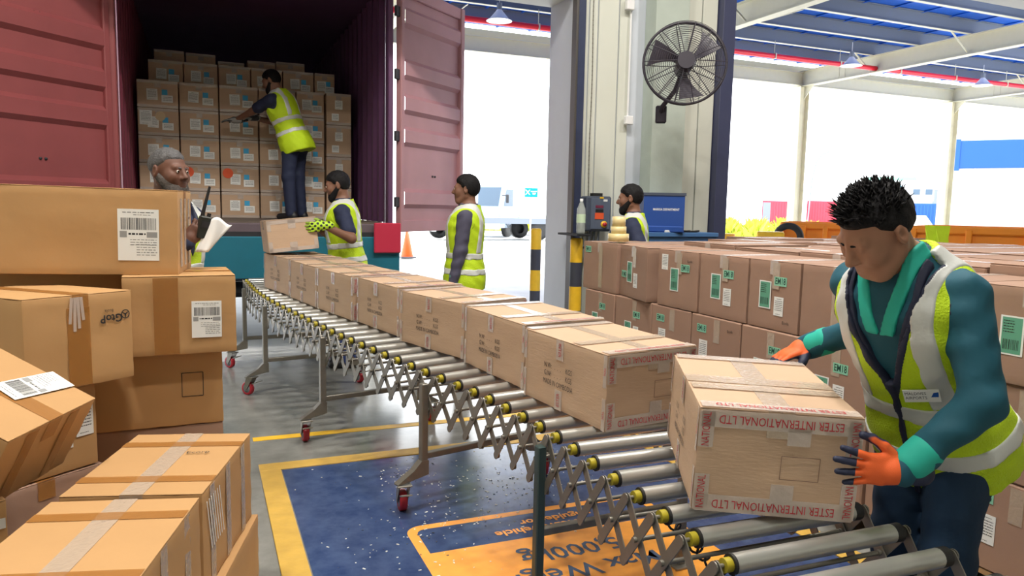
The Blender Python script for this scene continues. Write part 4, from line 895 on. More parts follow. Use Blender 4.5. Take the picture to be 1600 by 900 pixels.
inst('lettering', text_mesh('SG15', .03, PWHITE, .8), e, Matrix.Translation((-.19-.001, -.1, hh_*.4)) @ Matrix.Rotation(-PI/2, 4, 'Z') @ Matrix.Rotation(PI/2, 4, 'X') @ Matrix.Rotation(PI/2, 4, 'Z'))
pcl = aty(1060, 356, 5.92); b = MB(); b.tube([(pcl.x+.03*math.cos(t*1.1)*(1+t*.2)+t*.012-.1, 5.92+.03*math.sin(t*1.1), tz+.012+.004*math.sin(t*3)) for t in [i*.4 for i in range(50)]], .008, n=6)
tag(b.build('power_cable', BLACK_R), 'black cable lying in loops on the blue table', 'cable')
c = atz(1083, 358, tz); tag(MB().box((xm-.05, 5.93, tz+.0115), (.20, .14, .022), bev=.004).build('paper_pad', PAPER), 'white paper pad lying on the blue table', 'paper')
# tape rolls
def tape_roll(px, py_base, X=None, r=.06, h_=.05, lab='', z=1.22, ang=0, n=1):
    p = atz(px, py_base, z); e = empty('tape_roll', (p.x, p.y, z)); tag(e, lab, 'tape roll', 'rolls of packing tape')
    zz = 0
    MB().lathe([(.035, 0), (r, 0), (r, h_), (.035, h_), (.035, 0)], n=26).build('tape_winding', TAPE_ROLL, e); MB().lathe([(.034, .001), (.034, h_-.001)], n=22).build('core', K_EDGE, e)
    return e
zT = Z0+3*EH+.008
tape_roll(966, 377, r=.075, h_=.055, lab='wide yellowish tape roll at the bottom of the pile on the end carton', z=zT); p = atz(966, 377, zT)
for k, (r_, h_, lab) in enumerate(((.055, .05, 'middle tape roll of the pile on the end carton'), (.048, .07, 'top clear tape roll of the pile on the end carton'))):
    e = tape_roll(966, 377, r=r_, h_=h_, lab=lab, z=zT); e.location.z = zT+.0555+(.051 if k else 0)
e = tape_roll(1531, 430, r=.05, h_=.05, lab='cream tape roll lying on the stack behind the foreground worker', z=Z0+3*EH+.05); e.rotation_euler = (PI/2, 0, .8); e.location.z += .06; e.location.x += .25
# ================================================================== people: bodies meshed from blended shapes
def v3(*a): return np.array(a, float)
class Shape:
    def __init__(s, wr=0.): s.p = []; s.wr = wr
    def add(s, f, lo, hi, k=.02, op='u'): s.p.append((f, np.array(lo, float), np.array(hi, float), k, op)); return s
    def cone(s, a, b, ra, rb, k=.02, flat=None):
        a = np.array(a, float); b = np.array(b, float); ab = b-a; L2 = max(ab @ ab, 1e-9)
        def f(X, Y, Z):
            t = np.clip(((X-a[0])*ab[0]+(Y-a[1])*ab[1]+(Z-a[2])*ab[2])/L2, 0, 1)
            dx = X-a[0]-t*ab[0]; dy = Y-a[1]-t*ab[1]; dz = Z-a[2]-t*ab[2]
            return np.sqrt(dx*dx+dy*dy+dz*dz)-(ra+(rb-ra)*t)
        r = max(ra, rb); return s.add(f, np.minimum(a, b)-r, np.maximum(a, b)+r, k)
    def ell(s, c, r, R=None, k=.02, op='u'):
        c = np.array(c, float); r = np.array(r, float); R = np.eye(3) if R is None else np.array(R)
        def f(X, Y, Z):
            x, y, z = X-c[0], Y-c[1], Z-c[2]
            q = [R[0, i]*x+R[1, i]*y+R[2, i]*z for i in range(3)]
            k0 = np.sqrt(sum((q[i]/r[i])**2 for i in range(3))); k1 = np.sqrt(sum((q[i]/r[i]**2)**2 for i in range(3)))+1e-9
            return k0*(k0-1)/k1
        m_ = np.max(r); return s.add(f, c-m_, c+m_, k, op)
    def field(s, h, pad=.03, box=None):
        us = [p for p in s.p if p[4] == 'u']
        lo = np.min([p[1] for p in us], 0)-pad; hi = np.max([p[2] for p in us], 0)+pad
        if box: lo = np.maximum(lo, box[0]); hi = np.minimum(hi, box[1])
        n = np.ceil((hi-lo)/h).astype(int)+1; ax = [lo[i]+h*np.arange(n[i]) for i in range(3)]
        D = np.full(n, .08, np.float32)
        for f, a, b, k, op in s.p:
            if op == 'i': sl = [slice(0, n[i]) for i in range(3)]
            else:
                i0 = np.clip(np.floor((a-lo-k-2.5*h-.02)/h).astype(int), 0, n); i1 = np.clip(np.ceil((b-lo+k+2.5*h+.02)/h).astype(int)+1, 0, n)
                if np.any(i1 <= i0): continue
                sl = [slice(i0[i], i1[i]) for i in range(3)]
            X, Y, Z = ax[0][sl[0]][:, None, None], ax[1][sl[1]][None, :, None], ax[2][sl[2]][None, None, :]
            d = f(X, Y, Z).astype(np.float32); cur = D[tuple(sl)]
            if op == 'u':
                hh = np.clip(.5+.5*(cur-d)/k, 0, 1) if k > 1e-4 else (d < cur).astype(np.float32)
                new = cur*(1-hh)+d*hh-k*hh*(1-hh)
            elif op == 's': new = np.maximum(cur, -d)
            else: new = np.maximum(cur, d)
            D[tuple(sl)] = new
        if s.wr:
            X, Y, Z = ax[0][:, None, None], ax[1][None, :, None], ax[2][None, None, :]
            D = D+(s.wr*(np.sin(42*X+24*Z+2.5*np.sin(17*Y))*np.sin(36*Z-20*Y+2*np.sin(15*X))+.6*np.sin(75*Z+30*X+2*np.sin(31*Y)))).astype(np.float32)
        return D, lo, h
def surface(D, lo, h):
    ins = D < 0; n = np.array(D.shape)-1
    cnt = np.zeros(n, np.int8)
    for a in (0, 1):
        for b_ in (0, 1):
            for c in (0, 1): cnt += ins[a:n[0]+a, b_:n[1]+b_, c:n[2]+c]
    act = np.argwhere((cnt > 0) & (cnt < 8)); idx = np.full(n, -1, np.int32); idx[tuple(act.T)] = np.arange(len(act))
    P = np.zeros((len(act), 3)); W = np.zeros(len(act))
    cor = [(a, b_, c) for a in (0, 1) for b_ in (0, 1) for c in (0, 1)]
    for i, c0 in enumerate(cor):
        for c1 in cor[i+1:]:
            if sum(abs(np.array(c0)-np.array(c1))) != 1: continue
            d0 = D[tuple((act+c0).T)]; d1 = D[tuple((act+c1).T)]; m_ = (d0 < 0) != (d1 < 0); t = np.where(m_, d0/(d0-d1+1e-12), 0)[:, None]
            P += m_[:, None]*(np.array(c0)*(1-t)+np.array(c1)*t); W += m_
    V = (act+P/W[:, None])*h+lo; F = []
    for ax in range(3):
        o1, o2 = (ax+1) % 3, (ax+2) % 3; e = [0, 0, 0]; e[ax] = 1
        s0 = [slice(None)]*3; s1 = [slice(None)]*3; s0[ax] = slice(0, n[ax]); s1[ax] = slice(1, n[ax]+1)
        ch = ins[tuple(s0)] != ins[tuple(s1)]; q = np.argwhere(ch)
        q = q[(q[:, o1] > 0) & (q[:, o2] > 0) & (q[:, o1] < n[o1]) & (q[:, o2] < n[o2])]
        if not len(q): continue
        inn = ins[tuple(q.T)]
        def cell(d1, d2): c = q.copy(); c[:, o1] += d1; c[:, o2] += d2; return idx[tuple(c.T)]
        f = np.stack([cell(-1, -1), cell(0, -1), cell(0, 0), cell(-1, 0)], 1); f[~inn] = f[~inn][:, ::-1]; F.append(f)
    return V, np.concatenate(F)
def sdf_mesh(shape, h, name, material, parent=None, smooth=1, box=None, mask=None):
    D, lo, h = shape.field(h, box=box); V, F = surface(D, lo, h)
    for _ in range(smooth):   # light relaxation
        E_ = np.concatenate([F[:, [0, 1]], F[:, [1, 2]], F[:, [2, 3]], F[:, [3, 0]]]); A = np.zeros_like(V); c = np.zeros(len(V))
        for a, b_ in ((0, 1), (1, 0)):
            for k in range(3): A[:, k] += np.bincount(E_[:, a], V[E_[:, b_], k], len(V))
            c += np.bincount(E_[:, a], minlength=len(V))
        V = V*.5+.5*A/np.maximum(c, 1)[:, None]
    me = bpy.data.meshes.new(name); me.vertices.add(len(V)); me.vertices.foreach_set('co', V.astype(np.float32).ravel())
    me.loops.add(F.size); me.loops.foreach_set('vertex_index', F.astype(np.int32).ravel()); me.polygons.add(len(F)); me.polygons.foreach_set('loop_start', np.arange(0, F.size, 4, dtype=np.int32))
    if mask is not None:
        at = me.attributes.new('mask', 'FLOAT', 'POINT'); at.data.foreach_set('value', mask(V).astype(np.float32))
    me.update(calc_edges=True); me.validate(); me.polygons.foreach_set('use_smooth', [True]*len(me.polygons))
    for k in (material if isinstance(material, (list, tuple)) else [material]): me.materials.append(k)
    return link(bpy.data.objects.new(name, me), parent)
def mask_mat(name, c0, c1, rough=.6, bump=.2, bscale=60):
    M = bpy.data.materials.new(name); M.use_nodes = True; nt = M.node_tree; b = nt.nodes['Principled BSDF']; b.inputs['Roughness'].default_value = rough
    a = nt.nodes.new('ShaderNodeAttribute'); a.attribute_name = 'mask'; r = nt.nodes.new('ShaderNodeValToRGB'); r.color_ramp.elements[0].position = .47; r.color_ramp.elements[1].position = .53
    r.color_ramp.elements[0].color = (*c0, 1); r.color_ramp.elements[1].color = (*c1, 1); nt.links.new(a.outputs['Fac'], r.inputs[0]); nt.links.new(r.outputs[0], b.inputs['Base Color'])
    n = nt.nodes.new('ShaderNodeTexNoise'); n.inputs['Scale'].default_value = bscale; bp = nt.nodes.new('ShaderNodeBump'); bp.inputs['Strength'].default_value = bump; bp.inputs['Distance'].default_value = .005; nt.links.new(n.outputs[0], bp.inputs['Height']); nt.links.new(bp.outputs[0], b.inputs['Normal'])
    return M
def rot_np(ax, a):
    return np.array(Matrix.Rotation(a, 3, ax))
STN = np.array([(-.16, .150, .105, -.005), (-.06, .168, .122, -.005), (.06, .160, .118, .0), (.17, .143, .108, .004), (.30, .160, .118, .008), (.41, .172, .120, .006), (.475, .168, .104, .0), (.525, .125, .078, -.008), (.565, .075, .062, -.012), (.60, .055, .055, -.01)])
def interp_s(z, k):
    # smooth interpolation of the torso stations
    return np.interp(z, STN[:, 0], STN[:, k])
class Torso:
    def __init__(s, org, R, sc=1., fat=1.0): s.o = np.array(org, float); s.R = np.array(R); s.s = sc; s.fat = fat
    def to(s, p): return s.o+s.R @ (np.array(p, float)*s.s)
    def local(s, X, Y, Z):
        x, y, z = X-s.o[0], Y-s.o[1], Z-s.o[2]; R = s.R
        return [(R[0, i]*x+R[1, i]*y+R[2, i]*z)/s.s for i in range(3)]
    def fn(s, off=0., z0=-.14, z1=.585, cuts=None, flare=0., keep=None):
        zs = np.linspace(-.3, .75, 220); A = [interp_s(zs, k) for k in (1, 2, 3)]; ker = np.ones(15)/15
        A = [np.convolve(np.pad(a, 7, 'edge'), ker, 'valid') for a in A]
        def f(X, Y, Z):
            x, y, z = s.local(X, Y, Z); shp = np.broadcast(x, y, z).shape
            x, y, z = [np.broadcast_to(q, shp) for q in (x, y, z)]
            fl_ = off+flare*np.clip(.12-z, 0, .4)
            belly = s.fat+0*z
            a = np.interp(z, zs, A[0])+fl_; b = np.interp(z, zs, A[1])*belly+fl_; yy = y-np.interp(z, zs, A[2])
            p = 2.35; u = np.abs(x)/a; v = np.abs(yy)/b; k0 = (u**p+v**p)**(1/p)+1e-6
            d = (k0-1)*np.minimum(a, b)/np.maximum(1, .0+np.sqrt((u*np.minimum(a, b)/a)**2+(v*np.minimum(a, b)/b)**2)/k0*1.0)
            d = np.maximum(d, np.maximum(z0-z, z-z1))
            if cuts is not None: d = np.maximum(d, cuts(x, y, z))
            return d*s.s
        return f
    def bbox(s):
        c = [s.to((x, y, z)) for x in (-.26, .26) for y in (-.22, .22) for z in (-.24, .64)]; return np.min(c, 0), np.max(c, 0)
    def add(s, sh, k=.03, **kw): lo, hi = s.bbox(); return sh.add(s.fn(**kw), lo, hi, k)
def ik(a, b, l1, l2, hint):
    a, b, hint = np.array(a, float), np.array(b, float), np.array(hint, float); d = b-a; L = np.linalg.norm(d); L = min(L, (l1+l2)*.999); u = d/np.linalg.norm(d)
    x = (l1*l1-l2*l2+L*L)/(2*L); y = math.sqrt(max(l1*l1-x*x, 0)); h = hint-u*(hint @ u); h /= np.linalg.norm(h)
    return a+u*x+h*y, a+u*L
def head_shape(sh, H, R, s=1., neck=None, detail=True):
    "H = head centre, R columns = right, forward, up"
    P = lambda *p: H+R @ (np.array(p)*s)
    if neck is not None: sh.cone(neck, P(0, -.025, -.055), .064*s, .056*s, .03)
    sh.ell(P(0, -.015, .025), v3(.076, .097, .093)*s, R, .02); sh.ell(P(0, .025, -.045), v3(.059, .070, .078)*s, R, .03)
    sh.cone(P(-.022, .062, -.10), P(.022, .062, -.10), .024*s, .024*s, .025)
    for q in (-1, 1): sh.ell(P(q*.04, .055, -.025), v3(.030, .034, .036)*s, R, .02); sh.cone(P(q*.062, -.005, -.055), P(q*.035, .05, -.098), .016*s, .018*s, .025)
    sh.cone(P(-.04, .076, .024), P(.04, .076, .024), .013*s, .013*s, .015)
    for q in (-1, 1): sh.ell(P(q*.032, .098, .004), v3(.018, .016, .011)*s, R, .0, 's')
    for q in (-1, 1): sh.ell(P(q*.031, .078, .003), v3(.0155, .0145, .012)*s, R, .003)
    sh.cone(P(0, .088, .012), P(0, .110, -.026), .0095*s, .0135*s, .012); 
    for q in (-1, 1): sh.ell(P(q*.012, .099, -.031), v3(.010, .012, .009)*s, R, .006)
    sh.cone(P(-.019, .083, -.060), P(.019, .083, -.060), .0085*s, .0085*s, .006); sh.cone(P(-.016, .083, -.074), P(.016, .083, -.074), .0095*s, .0095*s, .006)
    for q in (-1, 1):
        Re = R @ rot_np('Z', -q*.35); sh.ell(P(q*.083, -.012, -.004), v3(.012, .022, .036)*s, Re, .004); sh.ell(P(q*.094, -.008, .0), v3(.008, .010, .018)*s, Re, .0, 's')
def hair_shape(H, R, s=1., off=.012, line=((-.11, -.08), (-.05, -.06), (-.02, -.02), (0., .012), (.02, .022), (.045, .042), (.07, .066), (.09, .078)), rough=.0025):
    "cap of hair that thins out to nothing at the hairline"
    sh = Shape(); xs = [q[0] for q in line]; zs = [q[1] for q in line]; c = v3(0, -.015, .025); rr = v3(.0775, .0985, .0945)
    def f(X, Y, Z):
        x, y, z = [((X-H[0])*R[0, i]+(Y-H[1])*R[1, i]+(Z-H[2])*R[2, i])/s for i in range(3)]
        q = [(x-c[0])/rr[0], (y-c[1])/rr[1], (z-c[2])/rr[2]]; k0 = np.sqrt(q[0]**2+q[1]**2+q[2]**2); k1 = np.sqrt((q[0]/rr[0])**2+(q[1]/rr[1])**2+(q[2]/rr[2])**2)+1e-9
        line_z = np.interp(y+0*x+0*z, xs, zs)+.012*np.clip((np.abs(x)-.035)/.03, 0, 1)*(y > .03)
        t = np.clip((z-line_z+.006)/.028, -1, 1); w = off*np.where(t > 0, np.sqrt(np.maximum(t, 0)), t*1.5)
        return (k0*(k0-1)/k1-w+rough*np.sin(150*x+40*z)*np.sin(130*y+30*x)*np.clip(t, 0, 1))*s
    sh.add(f, H-.13*s, H+.14*s, 0.0); return sh
def beard_shape(H, R, s=1., off=.008, top=-.045):
    sh = Shape(); P = lambda *p: H+R @ (np.array(p)*s)
    sh.ell(P(0, .025, -.045), (v3(.059, .070, .078)+off)*s, R, .02); sh.cone(P(-.022, .064, -.105), P(.022, .064, -.105), (.026+off)*s, (.026+off)*s, .02)
    for q in (-1, 1): sh.cone(P(q*.066, -.002, -.03), P(q*.040, .05, -.09), (.014+off)*s, (.018+off)*s, .02)
    sh.cone(P(-.024, .086, -.048), P(.024, .086, -.048), .011*s, .011*s, .008)
    def cut(X, Y, Z):
        x, y, z = [((X-H[0])*R[0, i]+(Y-H[1])*R[1, i]+(Z-H[2])*R[2, i])/s for i in range(3)]
        d = np.maximum(z-(top-.02+np.clip((.075-y), 0, .1)*.75), -.012-y)
        mouth = np.sqrt((x/.026)**2+((y-.10)/.05)**2+((z+.067)/.012)**2)-1
        return np.maximum(d, -mouth*.012)*s
    sh.add(cut, H-.2, H+.2, 0, 'i'); return sh
def hand_shape(sh, W, R, s=1., curl=(.3, .3, .35, .4), spread=.10, thumb=(.6, .35), side=1, fat=1., k=.008):
    "W wrist; R columns: along fingers, towards thumb, back of hand; side unused except for mirrored frames"
    P = lambda *p: W+R @ (np.array(p)*s)
    sh.ell(P(.05, .0, 0), v3(.056, .042, .0165*fat)*s, R, .012); sh.cone(P(-.02, 0, 0), P(.03, 0, 0), .027*s, .030*s, .015)
    for i, (yy, L, r) in enumerate(((.031, .075, .0092), (.0105, .083, .0095), (-.0105, .077, .0092), (-.031, .060, .0082))):
        a = spread*(1.5-i)*.7; p = v3(.088-.004*abs(i-1.2), yy, 0.); ang = 0.; q0 = p-v3(.03, 0, 0)
        sh.cone(P(*q0), P(*p), r*1.1*s*fat, r*1.05*s*fat, k)
        for j, fr in enumerate((.45, .31, .24)):
            ang += curl[i]*(.7, 1.0, .8)[j]; d = v3(math.cos(ang)*math.cos(a), math.cos(ang)*math.sin(a), -math.sin(ang)); p2 = p+d*L*fr
            sh.cone(P(*p), P(*p2), r*(1-.07*j)*s*fat, r*(.93-.09*j)*s*fat, .003); p = p2
    a, c = thumb; p = v3(.018, .03, -.006); d = v3(math.cos(a)*math.cos(c), math.sin(a), -math.sin(c)*math.cos(a))
    for j, (L, r) in enumerate(((.045, .0135), (.034, .0110), (.026, .0098))):
        p2 = p+d*L; sh.cone(P(*p), P(*p2), r*s*fat, r*.92*s*fat, .006); p = p2; a2 = a-.25*(j+1); d = v3(math.cos(a2)*math.cos(c), math.sin(a2), -math.sin(c)*math.cos(a2))
def frame(fwd, up):
    f = np.array(fwd, float); f /= np.linalg.norm(f); u = np.array(up, float); u = u-f*(u @ f); u /= np.linalg.norm(u); return f, u
def hand_R(fwd, back, right):
    f, n = frame(fwd, back); t = np.cross(n, f); t = t if right else -t      # palm down, fingers forward: right thumb points left
    return np.stack([f, t, n], 1)
SKIN1 = mat('skin_tan', S(158, 112, 88), .55, noise=.05, nscale=30); SKIN2 = mat('skin_brown', S(122, 84, 66), .55, noise=.05, nscale=30); SKIN3 = mat('skin_deep_brown', S(104, 68, 54), .55, noise=.05, nscale=30)
HAIR = mat('black_hair', S(19, 17, 20), .7, spec=.25, noise=.3, nscale=90, bump=.5, bscale=120); GREYHAIR = mat('grey_hair', S(78, 76, 78), .6, noise=.5, nscale=60, bump=.5, bscale=120); BEARDG = mat('grey_beard', S(84, 78, 75), .8, spec=.2, noise=.6, nscale=50, bump=.5, bscale=120)
VEST = mat('hi_vis_yellow', S(190, 220, 20), .65, noise=.08, nscale=9, bump=.6, bscale=170); REFL = mat('reflective_band', S(196, 198, 196), .35, noise=.08, nscale=12, bump=.15); TRIMN = mat('navy_binding', S(26, 32, 58), .7)
NAVYS = mat('navy_cloth', S(30, 38, 66), .8, noise=.12, nscale=8, bump=.3, bscale=25); TEALS = mat('teal_cloth', S(10, 76, 94), .75, noise=.12, nscale=7, bump=.4, bscale=14); GREENT = mat('green_trim', S(30, 168, 150), .7); TROUS = mat('dark_blue_trousers', S(14, 46, 74), .8, noise=.15, nscale=8, bump=.4, bscale=16)
GREYS = mat('grey_blue_shirt', S(74, 72, 92), .8, noise=.1, bump=.3, bscale=20); SHOE = mat('black_shoe', S(28, 27, 30), .5); EYEW = mat('eye_white', S(215, 208, 200), .3); EYED = mat('eye_dark', S(30, 22, 18), .2)
def person(loc, yaw, s, label, lean=0., twist=0., side=0., head=(0, 0, 0), headoff=(0, .02, .70), arms=None, skin=SKIN2, h=.010, sleeve='long', shirt=NAVYS, trousers=TROUS, vest=True, bands=(.02, .17), hair=HAIR, hairline=None, beard=None, feet=.0, stance=.09, arm_l=(.285, .255), bare=None, hz=None, straps=.105, hem=-.15, fat=1.0, hand=None, gloves=None, vh=None, open_front=0., eyes=True, hair_h=.006, hairoff=.009, sit=None, vneck=.30, legs=None):
    rz = Matrix.Rotation(yaw, 4, 'Z'); M = Matrix.Translation(loc) @ rz; Mi = M.inverted()
    L = lambda p: np.array(Mi @ Vector(p))
    hipz = .90*s; T = Torso((0, 0, hipz), rot_np('Z', twist) @ rot_np('Y', side) @ rot_np('X', -lean), s, fat)
    HC = T.to(headoff); HR = T.R @ rot_np('Z', head[0]) @ rot_np('X', -head[1]) @ rot_np('Y', head[2]); nb = T.to((0, -.012, .53))
    body = Shape(); T.add(body, off=-.006); head_shape(body, HC, HR, s, nb)
    shirt_s = Shape(.0032); T.add(shirt_s, off=.010, z0=-.13); J = {}
    for sd_, nm in ((1, 'R'), (-1, 'L')):
        sh_ = T.to((sd_*.172, -.005, .470)); a = arms[nm]; wr = L(a[0]) if a[2:] != ('local',) else np.array(a[0], float)
        hint = np.array(a[1], float); el, wr = ik(sh_, wr, arm_l[0]*s, arm_l[1]*s, hint); J[nm] = (sh_, el, wr)
        body.cone(sh_, el, .052*s, .040*s, .04); body.cone(el, wr, .040*s, .027*s, .02)
        if sleeve == 'long': shirt_s.cone(sh_, el, .060*s, .053*s, .04); shirt_s.cone(el, wr, .054*s, .041*s, .025)
        else: shirt_s.cone(sh_, sh_+(el-sh_)*.72, .066*s, .062*s, .04)
    for sd_ in (1, -1):
        hp = np.array([sd_*.088*s, 0, hipz-.01]); an = np.array([sd_*stance*s, -.01, .085*s]); kn = np.array([sd_*(.09+stance)/2*s, .025*s, .49*s])
        if legs: kn, an = [np.array(q, float) for q in legs[sd_]]
        J[sd_] = (hp, kn, an); body.cone(hp, kn, .082*s, .054*s, .04); body.cone(kn, an, .052*s, .036*s, .02); body.cone(an+v3(0, -.03, -.045)*s, an+v3(0, .13, -.052)*s, .034*s, .030*s, .03)
    if hand:
        for nm, (fw, bk, cu, th) in hand.items():
            R_ = hand_R(np.array(Mi.to_3x3() @ Vector(fw)), np.array(Mi.to_3x3() @ Vector(bk)), nm == 'R')
            hand_shape(body, J[nm][2], R_, s, cu, .08, th)
    o = sdf_mesh(body, h, 'person', skin); o.matrix_world = M; tag(o, label, 'person')
    sdf_mesh(shirt_s, h, 'shirt', shirt, o, 2)
    tr = Shape(.0018); T.add(tr, off=.014, z1=.09, z0=-.14)
    for sd_ in (1, -1): hp, kn, an = J[sd_]; tr.cone(hp, kn, .098*s, .072*s, .05); tr.cone(kn, an+v3(0, 0, -.01), .072*s, .060*s, .03)
    sdf_mesh(tr, max(h, .009), 'trousers', trousers, o, 2)
    for sd_ in (1, -1):
        an = J[sd_][2]; q = Shape(); q.cone(an+v3(0, -.035, -.045)*s, an+v3(0, .145, -.05)*s, .044*s, .038*s, .02); q.cone(an+v3(0, -.01, 0), an+v3(0, 0, -.04), .048*s, .046*s, .02)
        q.add(lambda X, Y, Z, z=an[2]-.084*s: z-Z+0*X+0*Y, an-.3, an+.3, 0, 'i'); sdf_mesh(q, .009, 'shoe', SHOE, o)
    if vest:
        def neck(x, y, z): # open neck: V at the front, round at the back
            vf = np.where(y > -.02, (z-vneck)*.36-np.abs(x), -1.0); rd = .085-np.sqrt(x**2+(y+.01)**2+((z-.575)*.9)**2)
            of = np.where(y > 0, open_front-np.abs(x), -1.) if open_front else -1.+0*x
            return np.maximum(np.maximum(vf, rd), of)
        arm = lambda x, y, z: .088-np.sqrt(np.maximum(0, (np.abs(x)-.245))**2*0+(np.abs(x)-.250)**2+(y*.85)**2+((z-.43)*.62)**2)
        cut = lambda x, y, z: np.maximum(neck(x, y, z), arm(x, y, z))
        hv = vh or max(h*.7, .006); bx = None
        q = Shape(.0022); T.add(q, off=.029, z0=hem, z1=.575, cuts=cut, flare=.09); vo = sdf_mesh(q, hv, 'vest', VEST, o, 1)
        for z0 in bands:
            q = Shape(.0022); T.add(q, off=.0335, z0=z0, z1=z0+.05, cuts=cut, flare=.09); sdf_mesh(q, hv, 'reflective_band', REFL, vo, 0)
        for sd_ in (1, -1):
            q = Shape(.0022); T.add(q, off=.0330, z0=bands[-1]+.05, z1=.58, flare=.09, cuts=lambda x, y, z, sd_=sd_: np.maximum(cut(x, y, z), np.abs(x-sd_*straps)-.028)); sdf_mesh(q, hv, 'reflective_strap', REFL, vo, 0)
        ed = lambda x, y, z: np.maximum(cut(x, y, z)-.004, -cut(x, y, z)-.016)
        q = Shape(.0022); T.add(q, off=.0315, z0=hem, z1=.572, cuts=ed, flare=.09); sdf_mesh(q, hv, 'binding', TRIMN if h < .008 else VEST, vo, 0)
    hs = hair_shape(HC, HR, s, hairoff, hairline) if hairline else hair_shape(HC, HR, s, hairoff)
    ho = sdf_mesh(hs, hair_h, 'hair', hair, o, 1)
    for q in (-1, 1):
        b_ = Shape(); P = lambda *p: HC+HR @ (np.array(p)*s); b_.cone(P(q*.015, .091, .021), P(q*.046, .079, .024), .0045*s, .0035*s, .003); sdf_mesh(b_, .003, 'eyebrow', hair if beard is not GREYHAIR else HAIR, o, 0)
        if eyes:
            e_ = MB(); e_.lathe([(.0001, -.0105), (.006, -.0085), (.0095, -.004), (.0105, 0), (.0095, .004), (.0065, .0083)], n=14, M=Matrix.Identity(3)); e_.lathe([(.0065, .0083), (.003, .0101), (.0001, .0106)], n=14, mi=1)
            eo = e_.build('eye', [EYEW, EYED], o, fix=True); c_ = HC+HR @ (v3(q*.031, .0835, .003)*s); Rm = HR @ rot_np('X', -PI/2); eo.matrix_local = Matrix.Translation(Vector(c_)) @ Matrix([list(r_) for r_ in Rm]).to_4x4() @ Matrix.Scale(s, 4)
    if beard: sdf_mesh(beard_shape(HC, HR, s, .009), hair_h, 'beard', beard, o, 1)
    return o, T, J, HC, HR, Mi
def glove(o, Mi, W, fw, bk, right, s, m_, curl=(.3, .3, .35, .4), thumb=(.6, .35), h=.005, fat=1.12, mask=None, name='glove', cuff=None, spread=.1):
    R3 = Mi.to_3x3(); R_ = hand_R(np.array(R3 @ Vector(fw)), np.array(R3 @ Vector(bk)), right); q = Shape(); hand_shape(q, np.array(W), R_, s, curl, spread, thumb, fat=fat)
    q.cone(np.array(W)-R_[:, 0]*.045*s, np.array(W)+R_[:, 0]*.02*s, .035*s, .034*s, .012)
    mk = None
    if mask: mk = lambda V: mask((V-np.array(W)) @ R_/s)
    g = sdf_mesh(q, h, name, m_, o, 1, mask=mk); return g, R_
# ---- foreground worker
fx = Vector((1.60, 1.38, 0))
FGL = Vector((1.985, 1.49, 0)); FGYAW = math.radians(92); FS = .955
lw = HELD.matrix_world @ Vector((.212, -.284, .02))       # right front upright edge of the held carton
R_h = HELD.matrix_world.to_3x3()
ex, ey, ez = R_h @ Vector((1, 0, 0)), R_h @ Vector((0, 1, 0)), R_h @ Vector((0, 0, 1))
lwrist = lw + ex*.085 - ey*.052 + ez*.012
rwp = HELD.matrix_world @ Vector((.08, .284, .135)); rwrist = rwp + ex*.16 + ey*.06 + ez*.055
o, T, J, HC, HR, Mi = person(FGL, FGYAW, FS, 'worker in teal shirt and yellow vest bending over a carton with orange gloves', lean=.50, twist=.10, head=(-.25, .22, .0), headoff=(0, .055, .685),
    arms={'R': (rwrist, (.5, -.4, -.5)), 'L': (lwrist, (-.7, -.5, -.35))}, skin=SKIN1, h=.0055, shirt=TEALS, trousers=TROUS, bands=(-.055, .10), hem=-.165, hairline=((-.12, -.05), (-.06, -.035), (-.02, -.02), (0.0, .02), (.03, .05), (.06, .070), (.09, .078)), arm_l=(.29, .27), fat=1.06, eyes=False, hair_h=.005, straps=.118, vneck=.20, hairoff=.012, vh=.0048)
# eyelids closed: looking down; spiky hair tufts
b = MB(); rng = random.Random(8)
for i in range(520):
    th = rng.uniform(-PI, PI); ph = rng.uniform(.05, 1.35); d = v3(math.sin(ph)*math.sin(th), math.sin(ph)*math.cos(th), math.cos(ph))
    p = v3(0, -.015, .025)+d*(v3(.076, .097, .093)+.010)
    if p[2] < np.interp(p[1], (-.12, -.06, 0, .05, .09), (.0, .01, .045, .075, .085)): continue
    front = max(0, p[1]/.1); ln = rng.uniform(.018, .034)*(1+.7*front); dr = d*.7+v3(rng.gauss(0, .25), .08+rng.gauss(0, .22), .55); dr /= np.linalg.norm(dr)
    t_ = np.cross(dr, v3(rng.gauss(0, 1), rng.gauss(0, 1), rng.gauss(0, 1))); t_ /= np.linalg.norm(t_); t2 = np.cross(dr, t_); r_ = rng.uniform(.003, .006)
    vs = [p+t_*r_*math.cos(a)+t2*r_*math.sin(a) for a in (0, 2.1, 4.2)]+[p+dr*ln*.6+v3(0, .002, 0)+t_*r_*.5*math.cos(a)+t2*r_*.5*math.sin(a) for a in (0, 2.1, 4.2)]+[p+dr*ln+v3(0, .006*front, -.002)]
    vs = [HC+HR @ (q*FS) for q in vs]; b.add(vs, [(0, 1, 4, 3), (1, 2, 5, 4), (2, 0, 3, 5), (3, 4, 6), (4, 5, 6), (5, 3, 6)], 0, True)
hair_obj = [c for c in o.children if c.name.startswith('hair')][0]; b.build('hair_tufts', HAIR, hair_obj, fix=False)
GLV = mask_mat('orange_navy_glove', S(28, 34, 62), S(232, 98, 40), .6, .25, 90)
def gl_mask(q):   # navy palm side, finger tips and wrist; orange back of the hand
    return .5+np.clip((q[:, 2]+.002)*40, -1, 1)*.5*(q[:, 0] > -.3) - .9*np.clip((q[:, 0]-.118)*60, 0, 1) - .9*np.clip((.022-q[:, 0])*60, 0, 1)*(np.abs(q[:, 1]) < .05)
glove(o, Mi, J['L'][2], tuple(-ex*.98+ez*.02-ey*.06), tuple(-ey), False, FS*1.04, GLV, (.06, .05, .06, .08), (.75, .10), .0036, 1.18, gl_mask, spread=.22)
